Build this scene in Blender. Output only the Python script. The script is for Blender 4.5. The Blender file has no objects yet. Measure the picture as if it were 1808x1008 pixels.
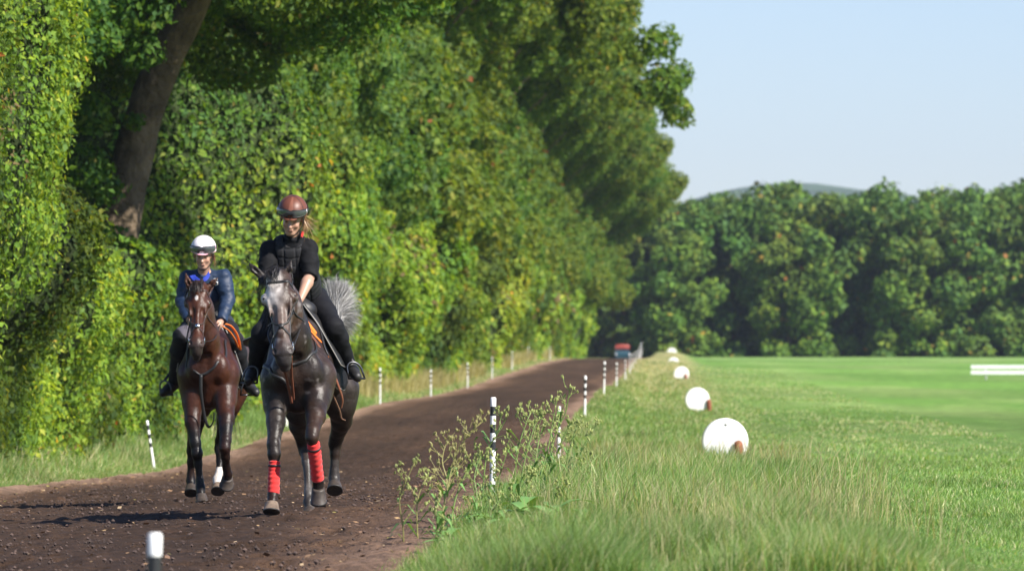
import bpy, math, random
import numpy as np
from mathutils import Vector, Matrix
from mathutils.bvhtree import BVHTree
R = math.radians
rng = np.random.default_rng(11)
random.seed(5)
S = bpy.context.scene
C = S.collection
# ------------------------------------------------------------------ camera
ZC = 1.5            # eye height above the low part of the track
F = 10044.0         # focal length in photo pixels (200 mm on 36 mm, 1808 px wide)
HX, HY = 904.0, 615.0
cd = bpy.data.cameras.new('camera'); cam = bpy.data.objects.new('camera', cd); C.objects.link(cam)
cd.lens = 200; cd.sensor_width = 36; cd.clip_start = 0.5; cd.clip_end = 20000
cam.location = (0, 0, ZC)
cam.rotation_euler = (math.pi/2 + math.atan((HY-504)/F), 0, 0)
cd.dof.use_dof = True; cd.dof.focus_distance = 42.3; cd.dof.aperture_fstop = 6.0; cd.dof.aperture_blades = 0
S.camera = cam
# ------------------------------------------------------------------ light
SUN_EL, SUN_AZ = R(40.5), R(34)      # azimuth: from +X towards the camera (-Y)
w = bpy.data.worlds.new('World'); S.world = w; w.use_nodes = True
nt = w.node_tree; bg = nt.nodes['Background']
sky = nt.nodes.new('ShaderNodeTexSky'); sky.sky_type = 'NISHITA'; sky.sun_disc = False
sky.sun_elevation = SUN_EL; sky.sun_rotation = math.pi/2 + SUN_AZ
sky.air_density = 1.0; sky.dust_density = 0.3; sky.ozone_density = 3.0; sky.altitude = 100
tint = nt.nodes.new('ShaderNodeMix'); tint.data_type = 'RGBA'; tint.blend_type = 'MULTIPLY'; tint.inputs[0].default_value = 1
tint.inputs[7].default_value = (.88, .91, 1.09, 1); nt.links.new(sky.outputs[0], tint.inputs[6])
nt.links.new(tint.outputs[2], bg.inputs[0]); bg.inputs[1].default_value = 0.072
sd = bpy.data.lights.new('sun', 'SUN'); sun = bpy.data.objects.new('sun', sd); C.objects.link(sun)
sd.energy = 4.9; sd.angle = R(0.5); sd.color = (1.0, 0.94, 0.85)
tosun = Vector((math.cos(SUN_EL)*math.cos(SUN_AZ), -math.cos(SUN_EL)*math.sin(SUN_AZ), math.sin(SUN_EL)))
sun.rotation_euler = tosun.to_track_quat('Z', 'Y').to_euler(); sun.location = (60, -40, 80)
S.view_settings.view_transform = 'Standard'; S.view_settings.look = 'None'
S.view_settings.exposure = 1.02; S.view_settings.gamma = 1
S.cycles.use_denoising = True
S.cycles.max_bounces = 6; S.cycles.transparent_max_bounces = 6
S.cycles.diffuse_bounces = 3; S.cycles.transmission_bounces = 3; S.cycles.volume_bounces = 0
S.cycles.sample_clamp_indirect = 4

# ------------------------------------------------------------------ helpers
def px(X, Y, d):
    return np.array([(X-HX)*d/F, d, ZC-(Y-HY)*d/F])
def srgb(r, g, b):
    f = lambda c: (c/255/12.92 if c/255 <= .04045 else ((c/255+.055)/1.055)**2.4)
    return (f(r), f(g), f(b))
def tag(o, label=None, cat=None, group=None, kind=None):
    if label: o['label'] = label
    if cat: o['category'] = cat
    if group: o['group'] = group
    if kind: o['kind'] = kind
    return o
def empty(name, loc, label, cat, group=None):
    o = bpy.data.objects.new(name, None); C.objects.link(o); o.location = Vector(loc); o.empty_display_size = .2
    return tag(o, label, cat, group)
def mk(name, V, faces, mats, parent=None, col=None, midx=None, smooth=False, origin=None):
    """V (n,3); faces: list of int arrays (m,3)/(m,4), or list of tuples."""
    V = np.asarray(V, dtype=np.float32)
    off = np.zeros(3, np.float32)
    if parent is not None: off = np.array(parent['_o'], np.float32) if '_o' in parent else np.array(parent.location, np.float32)
    elif origin is not None: off = np.asarray(origin, np.float32)
    V = V - off
    me = bpy.data.meshes.new(name)
    if len(faces) and not isinstance(faces[0], np.ndarray):
        by = {}
        for f in faces: by.setdefault(len(f), []).append(f)
        faces = [np.array(v, dtype=np.int32) for v in by.values()]; 
    nl = sum(f.size for f in faces); nf = sum(len(f) for f in faces)
    me.vertices.add(len(V)); me.vertices.foreach_set('co', V.ravel())
    me.loops.add(nl); me.polygons.add(nf)
    me.loops.foreach_set('vertex_index', np.concatenate([f.ravel() for f in faces]).astype(np.int32))
    tot = np.concatenate([np.full(len(f), f.shape[1]) for f in faces]).astype(np.int32)
    st = np.concatenate([[0], np.cumsum(tot)[:-1]]).astype(np.int32)
    me.polygons.foreach_set('loop_start', st); me.polygons.foreach_set('loop_total', tot)
    if midx is not None: me.polygons.foreach_set('material_index', np.asarray(midx, np.int32))
    me.polygons.foreach_set('use_smooth', np.full(nf, smooth))
    me.update(calc_edges=True)
    if col is not None:
        a = me.color_attributes.new('Col', 'FLOAT_COLOR', 'POINT')
        c = np.ones((len(V), 4), np.float32); c[:, :3] = col
        a.data.foreach_set('color', c.ravel())
    for m in (mats if isinstance(mats, (list, tuple)) else [mats]): me.materials.append(m)
    o = bpy.data.objects.new(name, me); C.objects.link(o)
    if parent is not None:
        o.parent = parent
        o['_o'] = [float(x) for x in off]
    else: o.location = Vector([float(x) for x in off])
    return o
class MB:
    def __init__(s): s.V = []; s.F = []; s.M = []; s.n = 0
    def add(s, V, F, m=0):
        V = np.asarray(V, float); s.V.append(V)
        for f in F: s.F.append(tuple(int(i)+s.n for i in f)); s.M.append(m)
        s.n += len(V)
    def box(s, lo, hi, m=0):
        x0, y0, z0 = lo; x1, y1, z1 = hi
        V = [(x, y, z) for x in (x0, x1) for y in (y0, y1) for z in (z0, z1)]
        s.add(V, [(0,1,3,2),(4,6,7,5),(0,4,5,1),(2,3,7,6),(0,2,6,4),(1,5,7,3)], m)
    def tube(s, P, r, n=8, m=0, cap=True, flat=1.0, up=None):
        """tube along P; radius r scalar/list; flat<1 squashes along second axis"""
        P = np.asarray(P, float); k = len(P)
        r = np.full(k, r) if np.isscalar(r) else np.asarray(r, float)
        T = np.gradient(P, axis=0); T /= np.linalg.norm(T, axis=1)[:, None]+1e-9
        u = np.array(up, float) if up is not None else (np.array([0, 0, 1.]) if abs(T[0][2]) < .9 else np.array([0, 1., 0]))
        V = []
        for i in range(k):
            a = np.cross(T[i], u); a /= np.linalg.norm(a)+1e-9; b = np.cross(a, T[i])
            if up is None: u = b
            for j in range(n):
                t = 2*math.pi*j/n
                V.append(P[i]+r[i]*(math.cos(t)*a+math.sin(t)*flat*b))
        Fs = [(i*n+j, i*n+(j+1) % n, (i+1)*n+(j+1) % n, (i+1)*n+j) for i in range(k-1) for j in range(n)]
        if cap: Fs += [tuple(range(n))[::-1], tuple((k-1)*n+j for j in range(n))]
        s.add(V, Fs, m)
    def build(s, name, mats, parent=None, smooth=True, origin=None, col=None):
        if parent is None and origin is None: origin = np.concatenate(s.V).min(0)
        by = {}
        for f, m in zip(s.F, s.M): by.setdefault(len(f), ([], []))[0].append(f); by[len(f)][1].append(m)
        fs = [np.array(v[0], np.int32) for v in by.values()]; mi = np.concatenate([v[1] for v in by.values()])
        return mk(name, np.concatenate(s.V), fs, mats, parent, midx=mi, smooth=smooth, origin=origin, col=col)
def curve(P, n=8):
    """Catmull-Rom resample"""
    P = np.asarray(P, float)
    Q = np.vstack([2*P[0]-P[1], P, 2*P[-1]-P[-2]]); out = []
    for i in range(len(P)-1):
        p0, p1, p2, p3 = Q[i:i+4]
        for t in np.linspace(0, 1, n, endpoint=False):
            out.append(.5*((2*p1)+(-p0+p2)*t+(2*p0-5*p1+4*p2-p3)*t*t+(-p0+3*p1-3*p2+p3)*t**3))
    out.append(P[-1]); return np.array(out)
# value noise
_perm = rng.random(65536).astype(np.float32)
def vnoise(x, y, z=0.0):
    x, y, z = np.broadcast_arrays(np.asarray(x, np.float64), np.asarray(y, np.float64), np.asarray(z, np.float64))
    xi, yi, zi = np.floor(x), np.floor(y), np.floor(z)
    fx, fy, fz = x-xi, y-yi, z-zi
    fx, fy, fz = [f*f*(3-2*f) for f in (fx, fy, fz)]
    xi, yi, zi = xi.astype(np.int64), yi.astype(np.int64), zi.astype(np.int64)
    def h(a, b, c):
        v = (a*73856093) ^ (b*19349663) ^ (c*83492791); v = (v ^ (v >> 13))*1274126177
        return _perm[(v ^ (v >> 16)) & 65535]
    r = 0
    for i in (0, 1):
        for j in (0, 1):
            for k in (0, 1):
                r = r + h(xi+i, yi+j, zi+k)*(fx if i else 1-fx)*(fy if j else 1-fy)*(fz if k else 1-fz)
    return r*2-1
def fbm(x, y, z=0.0, o=3):
    r = 0; a = 1; s = 0
    for i in range(o): r = r+a*vnoise(np.asarray(x)*2**i+i*17, np.asarray(y)*2**i, np.asarray(z)*2**i); s += a; a *= .5
    return r/s
# ------------------------------------------------------------------ materials
def mat(name, rgb=(.5,.5,.5), rough=.6, spec=.5, metal=0, attr=False, noise=None, bump=None, coat=0, trans=0, sheen=0, hue=None):
    """noise=(scale, amount) value variation; bump=(scale, strength, dist); attr: multiply vertex colour"""
    m = bpy.data.materials.new(name); m.use_nodes = True; t = m.node_tree; L = t.links.new
    b = t.nodes['Principled BSDF']; out = t.nodes['Material Output']
    b.inputs['Roughness'].default_value = rough; b.inputs['Specular IOR Level'].default_value = spec
    b.inputs['Metallic'].default_value = metal; b.inputs['Coat Weight'].default_value = coat
    b.inputs['Coat Roughness'].default_value = .25; b.inputs['Sheen Weight'].default_value = sheen
    tc = t.nodes.new('ShaderNodeTexCoord')
    src = None
    if attr:
        a = t.nodes.new('ShaderNodeAttribute'); a.attribute_name = 'Col'; src = a.outputs['Color']
    else:
        c = t.nodes.new('ShaderNodeRGB'); c.outputs[0].default_value = (*rgb, 1); src = c.outputs[0]
    if noise:
        n = t.nodes.new('ShaderNodeTexNoise'); n.inputs['Scale'].default_value = noise[0]; n.inputs['Detail'].default_value = 5
        L(tc.outputs['Object'], n.inputs['Vector'])
        mr = t.nodes.new('ShaderNodeMapRange'); mr.inputs[1].default_value = .3; mr.inputs[2].default_value = .7
        mr.inputs[3].default_value = 1-noise[1]; mr.inputs[4].default_value = 1+noise[1]; L(n.outputs['Fac'], mr.inputs[0])
        mx = t.nodes.new('ShaderNodeMix'); mx.data_type = 'RGBA'; mx.blend_type = 'MULTIPLY'; mx.inputs[0].default_value = 1
        L(src, mx.inputs[6]); L(mr.outputs[0], mx.inputs[7]); src = mx.outputs[2]
    L(src, b.inputs['Base Color'])
    if bump:
        n = t.nodes.new('ShaderNodeTexNoise'); n.inputs['Scale'].default_value = bump[0]; n.inputs['Detail'].default_value = 6
        L(tc.outputs['Object'], n.inputs['Vector'])
        bp = t.nodes.new('ShaderNodeBump'); bp.inputs['Strength'].default_value = bump[1]; bp.inputs['Distance'].default_value = bump[2]
        L(n.outputs['Fac'], bp.inputs['Height']); L(bp.outputs[0], b.inputs['Normal'])
    if trans:
        tr = t.nodes.new('ShaderNodeBsdfTranslucent'); mxs = t.nodes.new('ShaderNodeMixShader'); mxs.inputs[0].default_value = trans
        hs = t.nodes.new('ShaderNodeMix'); hs.data_type = 'RGBA'; hs.blend_type = 'MULTIPLY'; hs.inputs[0].default_value = 1
        hs.inputs[7].default_value = (1.7, 1.5, .6, 1); L(src, hs.inputs[6]); L(hs.outputs[2], tr.inputs[0])
        L(b.outputs[0], mxs.inputs[1]); L(tr.outputs[0], mxs.inputs[2]); L(mxs.outputs[0], out.inputs[0])
    return m
# ------------------------------------------------------------------ terrain functions
def RX(d): return -1.35+.0265*np.asarray(d, float)
def LX(d): return -7.8+.032*np.asarray(d, float)
def tab(pts): 
    a = np.array(pts, float); return lambda d: np.interp(d, a[:, 0], a[:, 1])+ZC
ZR = tab([(-30,-1.3),(15,-1.3),(28,-1.22),(43,-1.17),(60,-1.38),(74,-1.54),(88,-1.42),(100,-1.28),(132,-1.12),(165,-1.17),(205,-1.2),(234,-1.07),(301,-.82),(340,-.62),(400,-.7),(500,-1.1),(700,-1.1)])
ZL = tab([(-30,-1.45),(40,-1.45),(50,-1.5),(64,-1.62),(82,-1.83),(110,-1.59),(141,-1.36),(169,-1.42),(197,-1.33),(225,-1.12),(253,-.96),(281,-.78),(309,-.68),(340,-.62),(400,-.8),(500,-1.1),(700,-1.1)])
ZV = tab([(-30,-1.1),(28,-1.10),(36,-1.08),(43,-1.06),(50,-1.15),(60,-1.34),(75,-1.54),(100,-1.50),(150,-1.63),(200,-1.42),(300,-.93),(400,-.50),(450,-.25),(520,-.4),(600,-.8),(700,-.8)])
ZG = tab([(-30,-1.2),(28,-1.12),(45,-1.12),(60,-1.3),(75,-1.52),(150,-1.62),(240,-1.4),(335,-1.12),(460,-.86),(600,-.9),(900,-.9),(2500,-4.),(6000,-30)])
def sm(t): t = np.clip(t, 0, 1); return t*t*(3-2*t)
def ground_z(X, d):
    X, d = np.broadcast_arrays(np.asarray(X, float), np.asarray(d, float))
    l, r = LX(d), RX(d)
    t = np.clip((X-l)/(r-l), 0, 1); track = ZL(d)*(1-t)+ZR(d)*t
    o = X-r                           # metres right of the post line
    zr = ZR(d)*(1-sm((o-.05)/.9))+ZV(d)*sm((o-.05)/.9)
    k = sm((o-1.9)/2.8); zr = zr*(1-k)+ZG(d)*k
    bank = ZL(d)+.12*sm((l-X)/1.2)
    z = np.where(o > 0, zr, np.where(X < l, bank, track))
    far = sm((d-560)/120); return z*(1-far)+ZG(d)*far
# ------------------------------------------------------------------ ground, track, hills
def gridmesh(xs, ys, zf):
    Xg, Yg = np.meshgrid(xs, ys); Z = zf(Xg, Yg)
    V = np.stack([Xg, Yg, Z], -1).reshape(-1, 3); nx, ny = len(xs), len(ys)
    i = np.arange(nx*ny).reshape(ny, nx)
    return V, np.stack([i[:-1, :-1], i[:-1, 1:], i[1:, 1:], i[1:, :-1]], -1).reshape(-1, 4)
def grass_ground_mat():
    m = bpy.data.materials.new('turf'); m.use_nodes = True; t = m.node_tree; L = t.links.new; N = t.nodes.new
    b = t.nodes['Principled BSDF']; b.inputs['Roughness'].default_value = .95; b.inputs['Specular IOR Level'].default_value = .15
    g = N('ShaderNodeNewGeometry'); sep = N('ShaderNodeSeparateXYZ'); L(g.outputs['Position'], sep.inputs[0])
    a = N('ShaderNodeAttribute'); a.attribute_name = 'Col'
    # fine mottling, stretched along the mowing direction
    def noise(sx, sy, sc, det=4):
        mp = N('ShaderNodeMapping'); mp.inputs['Scale'].default_value = (sx, sy, 1); L(g.outputs['Position'], mp.inputs[0])
        n = N('ShaderNodeTexNoise'); n.inputs['Scale'].default_value = sc; n.inputs['Detail'].default_value = det; L(mp.outputs[0], n.inputs['Vector']); return n.outputs['Fac']
    def mul(col, fac, lo, hi, a0=.3, a1=.7):
        mr = N('ShaderNodeMapRange'); mr.inputs[1].default_value = a0; mr.inputs[2].default_value = a1; mr.inputs[3].default_value = lo; mr.inputs[4].default_value = hi; L(fac, mr.inputs[0])
        mx = N('ShaderNodeMix'); mx.data_type = 'RGBA'; mx.blend_type = 'MULTIPLY'; mx.inputs[0].default_value = 1; L(col, mx.inputs[6]); L(mr.outputs[0], mx.inputs[7]); return mx.outputs[2]
    c = mul(a.outputs['Color'], noise(1, .3, .8), .92, 1.08)
    c = mul(c, noise(1, .35, 2.2, 6), .75, 1.25)
    c = mul(c, noise(1, 1, 14, 3), .7, 1.3)
    L(c, b.inputs['Base Color'])
    bp = N('ShaderNodeBump'); bp.inputs['Strength'].default_value = .7; bp.inputs['Distance'].default_value = .05
    L(noise(1, 1, 25, 3), bp.inputs['Height']); L(bp.outputs[0], b.inputs['Normal'])
    return m
M_turf = grass_ground_mat()
def turf_col(X, d):
    o = X-RX(d)
    base = np.array([.110, .215, .040]); pale = np.array([.170, .255, .070]); straw = np.array([.290, .270, .115]); dark = np.array([.085, .17, .040])
    n = fbm(X*.35, d*.035, 3)[..., None]; n2 = fbm(X*.9, d*.09, 9)[..., None]
    c = base+(pale-base)*np.clip(.45+1.5*n, 0, 1)
    # mown stripes running across the field
    st = sm((np.sin(d*.085+X*.05+fbm(X*.03, d*.01)*2)*1.2+.5))[..., None]
    c = c*(.90+.20*st)
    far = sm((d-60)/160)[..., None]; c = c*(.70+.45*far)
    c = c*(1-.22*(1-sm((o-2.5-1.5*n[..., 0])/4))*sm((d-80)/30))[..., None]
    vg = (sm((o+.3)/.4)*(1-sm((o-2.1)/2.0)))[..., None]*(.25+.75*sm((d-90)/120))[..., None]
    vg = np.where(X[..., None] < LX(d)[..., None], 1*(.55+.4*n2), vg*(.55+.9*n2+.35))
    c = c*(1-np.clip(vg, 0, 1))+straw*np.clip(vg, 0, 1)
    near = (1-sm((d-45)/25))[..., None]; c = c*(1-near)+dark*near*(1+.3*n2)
    return c.reshape(-1, 3)
xs = np.concatenate([-np.geomspace(14, 900, 28)[::-1], np.arange(-13.8, 16, .2), np.geomspace(16.2, 2500, 60)])
ys = np.concatenate([np.arange(-30, 24, 3), np.arange(24, 110, .5), np.arange(110, 360, 1.5), np.arange(360, 720, 5), np.geomspace(725, 9000, 50)])
def zf(X, Y):
    z = ground_z(X, Y); l, r = LX(Y), RX(Y)
    inside = np.minimum(X-l, r-X)
    z = z-.10*sm((inside+.05)/.25)*(Y < 620)
    return z+.05*fbm(X*.5, Y*.12)*(1-sm((inside+.3)/.3))
V, Fq = gridmesh(xs, ys, zf)
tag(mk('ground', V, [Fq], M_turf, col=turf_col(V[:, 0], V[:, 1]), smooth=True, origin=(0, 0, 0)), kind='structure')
# --- track
def track_mat():
    m = bpy.data.materials.new('earth'); m.use_nodes = True; t = m.node_tree; L = t.links.new; N = t.nodes.new
    b = t.nodes['Principled BSDF']; b.inputs['Roughness'].default_value = .9; b.inputs['Specular IOR Level'].default_value = .25
    g = N('ShaderNodeNewGeometry'); a = N('ShaderNodeAttribute'); a.attribute_name = 'Col'
    n = N('ShaderNodeTexNoise'); n.inputs['Scale'].default_value = 9; n.inputs['Detail'].default_value = 8; n.inputs['Roughness'].default_value = .7; L(g.outputs['Position'], n.inputs['Vector'])
    mr = N('ShaderNodeMapRange'); mr.inputs[1].default_value = .3; mr.inputs[2].default_value = .7; mr.inputs[3].default_value = .45; mr.inputs[4].default_value = 1.65; L(n.outputs['Fac'], mr.inputs[0])
    mx = N('ShaderNodeMix'); mx.data_type = 'RGBA'; mx.blend_type = 'MULTIPLY'; mx.inputs[0].default_value = 1; L(a.outputs['Color'], mx.inputs[6]); L(mr.outputs[0], mx.inputs[7])
    L(mx.outputs[2], b.inputs['Base Color'])
    n2 = N('ShaderNodeTexNoise'); n2.inputs['Scale'].default_value = 30; n2.inputs['Detail'].default_value = 6; n2.inputs['Roughness'].default_value = .75; L(g.outputs['Position'], n2.inputs['Vector'])
    bp = N('ShaderNodeBump'); bp.inputs['Strength'].default_value = 1; bp.inputs['Distance'].default_value = .05; L(n2.outputs['Fac'], bp.inputs['Height']); L(bp.outputs[0], b.inputs['Normal'])
    return m
M_earth = track_mat()
us = np.linspace(-.06, 1.06, 230)
ds = np.concatenate([np.arange(5, 27, 1.), np.arange(27, 60, .06), np.arange(60, 120, .25), np.arange(120, 620, 2.)])
U, D = np.meshgrid(us, ds); Xt = LX(D)+(RX(D)-LX(D))*U
e = np.minimum(U, 1-U)*(RX(D)-LX(D))                       # metres inside the edge
wob = .30*fbm(D*.25, U*3, 4)
Z = ground_z(Xt, D)+.008
near = 1-.75*sm((D-60)/100)
Z += (.030*fbm(Xt*1.6, D*1.1, 5, 3)+near*(.024*fbm(Xt*7, D*6, 2, 3)+.018*np.abs(fbm(Xt*17, D*14, 7, 2))-.045*sm((vnoise(Xt*4.2, D*3.6, 33)-.35)/.25)))*sm((e+.2)/.5)
Z += .05*np.exp(-((e-.25+wob)/.22)**2)*near                # loose ridge thrown to the edges
Z -= .20*(1-sm((e+.42+wob)/.40))
V = np.stack([Xt, D, Z], -1).reshape(-1, 3); i = np.arange(U.size).reshape(U.shape)
Fq = np.stack([i[:-1, :-1], i[:-1, 1:], i[1:, 1:], i[1:, :-1]], -1).reshape(-1, 4)
dark = np.array([.048, .026, .0145]); mid = np.array([.115, .065, .038]); lt = np.array([.33, .215, .15])
k = sm((1.35+1.0*fbm(D*.05, U*2, 6)-e)/1.1)
k2 = sm((.80+wob*1.8-e)/.7)*(1-.55*(U > .5)*(1-sm((D-45)/40)))
kk = sm(.5+1.1*fbm(D*.10, Xt*.9, 8))*.55
c = dark+(mid-dark)*np.clip(k+kk*.6, 0, 1)[..., None]; c = c+(lt-c)*(np.clip(k2*.9+.0, 0, 1))[..., None]
c = c*(1+.22*fbm(Xt*3, D*2.5, 3)[..., None])*(1+.16*vnoise(U*34, D*.04, 5)[..., None])*(1+.18*fbm(Xt*1.2, D*.25, 15)[..., None])
track = mk('track', V, [Fq], M_earth, col=c.reshape(-1, 3), smooth=True, origin=(0, 0, 0)); tag(track, kind='structure')
# chips and leaves scattered on the earth (stuff)
def scatter_chips():
    n = 9000
    d = 27+53*rng.random(n)**1.3; u = rng.random(n)
    eprob = np.minimum(u, 1-u)
    keep = rng.random(n) < np.where(eprob < .17, 1, .22); d, u = d[keep], u[keep]; n = len(d)
    X = LX(d)+(RX(d)-LX(d))*(u*1.04-.02); z = ground_z(X, d)+.055
    s = .008+.022*rng.random(n)**3; a = rng.random(n)*6.28; asp = .3+.7*rng.random(n)
    t1 = np.stack([np.cos(a), np.sin(a), .5*(rng.random(n)-.5)], -1)*s[:, None]
    t2 = np.stack([-np.sin(a), np.cos(a), .9*(rng.random(n)-.3)], -1)*(s*asp)[:, None]
    c = np.stack([X, d, z], -1)
    V = np.stack([c-t1, c-t2, c+t1, c+t2], 1).reshape(-1, 3); Fq = np.arange(4*n).reshape(n, 4)
    pal = np.array([[.34, .22, .10], [.24, .14, .07], [.42, .30, .17], [.15, .085, .05], [.10, .06, .04], [.33, .28, .07]])
    col = pal[rng.choice(6, n, p=[.18, .22, .1, .24, .22, .04])]
    tag(mk('wood_chips', V, [Fq], mat('chip', attr=True, rough=.8), col=np.repeat(col, 4, 0)), kind='stuff')
    # clods of earth
    n = 14000; d = 27+40*rng.random(n); u = rng.random(n); X = LX(d)+(RX(d)-LX(d))*u; z = ground_z(X, d)+.02
    s = .004+.015*rng.random(n)**5
    ico = np.array([[0,0,1],[.9,0,.2],[.2,.8,.3],[-.8,.5,.1],[-.7,-.6,.3],[.3,-.9,.1],[0,0,-1]])
    tri = np.array([[0,1,2],[0,2,3],[0,3,4],[0,4,5],[0,5,1],[6,2,1],[6,3,2],[6,4,3],[6,5,4],[6,1,5]])
    jit = 1+.5*(rng.random((n, 7, 1))-.5)
    V = (np.stack([X, d, z], -1)[:, None]+ico[None]*jit*s[:, None, None]).reshape(-1, 3)
    Fc = (tri[None]+7*np.arange(n)[:, None, None]).reshape(-1, 3)
    col = np.repeat(np.array([.055, .036, .029])[None]*(.7+.9*rng.random((n, 1))), 7, 0)
    tag(mk('earth_clods', V, [Fc], mat('clod', attr=True, rough=.95)), kind='stuff')
    bpy.data.objects['earth_clods'].data.color_attributes.new('Col', 'FLOAT_COLOR', 'POINT').data.foreach_set('color', np.concatenate([col, np.ones((len(col), 1))], 1).astype(np.float32).ravel())
scatter_chips()
# --- far hills beyond the wood
def hills():
    xs = np.linspace(-700, 2600, 160); ys = np.linspace(3600, 5200, 24)
    def h(X, Y):
        t = (Y-3600)/1600; return -10+(96+43*np.exp(-((X-215)/130)**2)+6*np.exp(-((X-330)/50)**2))*np.sin(np.clip(t, 0, 1)*math.pi)**.8*(1+.05*fbm(X*.0022, Y*.001, 4)+.03*fbm(X*.02, Y*.01, 2))
    V, Fq = gridmesh(xs, ys, h)
    tag(mk('hills', V, [Fq], mat('hill_wood', (.05, .085, .035), .95, .1, noise=(.02, .35)), smooth=True), kind='structure')
hills()

# --- summer haze
def haze():
    mb = MB(); mb.box((-900, -60, -40), (2700, 5400, 190)); o = mb.build('haze', [], None, smooth=False, origin=(0, 0, 0))
    m = bpy.data.materials.new('haze'); m.use_nodes = True; t = m.node_tree; t.nodes.remove(t.nodes['Principled BSDF'])
    v = t.nodes.new('ShaderNodeVolumePrincipled'); v.inputs['Color'].default_value = (.72, .82, 1, 1); v.inputs['Density'].default_value = .9e-4; v.inputs['Anisotropy'].default_value = .2
    t.links.new(v.outputs[0], t.nodes['Material Output'].inputs['Volume']); o.data.materials.append(m); tag(o, kind='stuff')
haze()
# ------------------------------------------------------------------ foliage
M_leaf = mat('leaf', attr=True, rough=.6, spec=.18, trans=.48)
M_farleaf = mat('far_leaf', attr=True, rough=.7, spec=.2, trans=.15)
M_blade = mat('grass_blade', attr=True, rough=.55, spec=.25, trans=.42)
def bark_mat():
    m = mat('bark', (.155, .115, .075), .9, .2, noise=(2.2, .45), bump=(7, 1., .12)); return m
M_bark = bark_mat()
def leaf_quads(Cn, size, up_bias=.35, outward=None, elong=.62, r=rng):
    """flat diamond leaves: returns V (4n,3), F"""
    n = len(Cn); nrm = r.normal(size=(n, 3))
    if outward is not None: nrm = nrm*.55+outward*1.0
    nrm[:, 2] += up_bias; nrm /= np.linalg.norm(nrm, axis=1)[:, None]+1e-9
    t = r.normal(size=(n, 3)); t[:, 2] -= .7
    t -= nrm*(t*nrm).sum(1)[:, None]; t /= np.linalg.norm(t, axis=1)[:, None]+1e-9
    b = np.cross(nrm, t); s = (size*(.45+1.25*r.random(n)**1.7))[:, None] if not np.isscalar(size) else (size*(.6+.8*r.random(n)))[:, None]
    V = np.stack([Cn-t*s*.5, Cn-b*s*elong*.5-t*s*.08+nrm*s*.06, Cn+t*s*.55, Cn+b*s*elong*.5-t*s*.08+nrm*s*.06], 1).reshape(-1, 3)
    return V, np.arange(4*n).reshape(n, 4)
PAL = np.array([[.105, .190, .028], [.065, .130, .026], [.155, .235, .035], [.080, .155, .045], [.220, .265, .050], [.30, .22, .05], [.33, .13, .05]])
def leaf_cols(n, P, tone=None, r=rng, ps=(.35, .25, .22, .13, .044, .005, .001)):
    """species / patch colour: clumps differ in their own leaf colour"""
    c = PAL[r.choice(7, n, p=ps)]
    f = fbm(P[:, 0]*.8, P[:, 1]*.8, P[:, 2]*.8, 2)
    c = c*(1+.25*f[:, None]); c[:, 0] *= 1+.35*np.clip(fbm(P[:, 0]*.25+9, P[:, 1]*.25, P[:, 2]*.25, 2), -1, 1)
    if tone is not None: c = c*np.array(tone)
    return np.clip(c*(.9+.2*r.random((n, 1))), .005, .6)
# --- ivy covered hedge (one continuous thing)
def HXf(d): return -8.9+.0325*np.asarray(d, float)
def bulge(s, z):
    b = 1.5*fbm(s*.17, z*.20, 1, 3)+.95*fbm(s*.42, z*.09, 7, 2)+.42*fbm(s*1.1, z*1.0, 3, 2)+1.05*sm((s-98)/25)*vnoise(np.log(s)*32, z*.05, 61)+.35*sm((s-98)/25)*vnoise(np.log(s)*75, z*.06, 67)
    rec = sm((s-70.5)/4)*(1-sm((s-99)/5))*sm((z-2.9-.7*vnoise(s*.3, 2))/1.3)       # shady hollow round the leaning tree
    b = b-3.7*rec
    cl = sm((vnoise(s*.30+4, z*.10, 41)-.12)/.22)*sm((z-.6)/1.5)*sm((s-66)/6); b = b-1.7*cl     # dark clefts between the drapes
    b = b+.55*(1-sm(z/1.4))*0+.35*sm((z-1)/3)
    b = b*(.25+.75*sm((z-.3)/2.6)); b = b+.9*sm((75-s)/6)*sm(z/5)
    return b
def hedge_top(s): return np.interp(s, [60, 108, 132, 200, 430], [9, 8.6, 5.6, 5.0, 4.4])+np.interp(s, [60, 130], [1.8, .7])*vnoise(s*.13, 5)+np.where(s < 72, 2., 0)
hroot = empty('ivy_hedge', (float(HXf(64)), 64, float(ground_z(-7.5, 64))), 'tall hedge overgrown with hanging ivy and vines along the left edge of the track', 'hedge')
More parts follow.
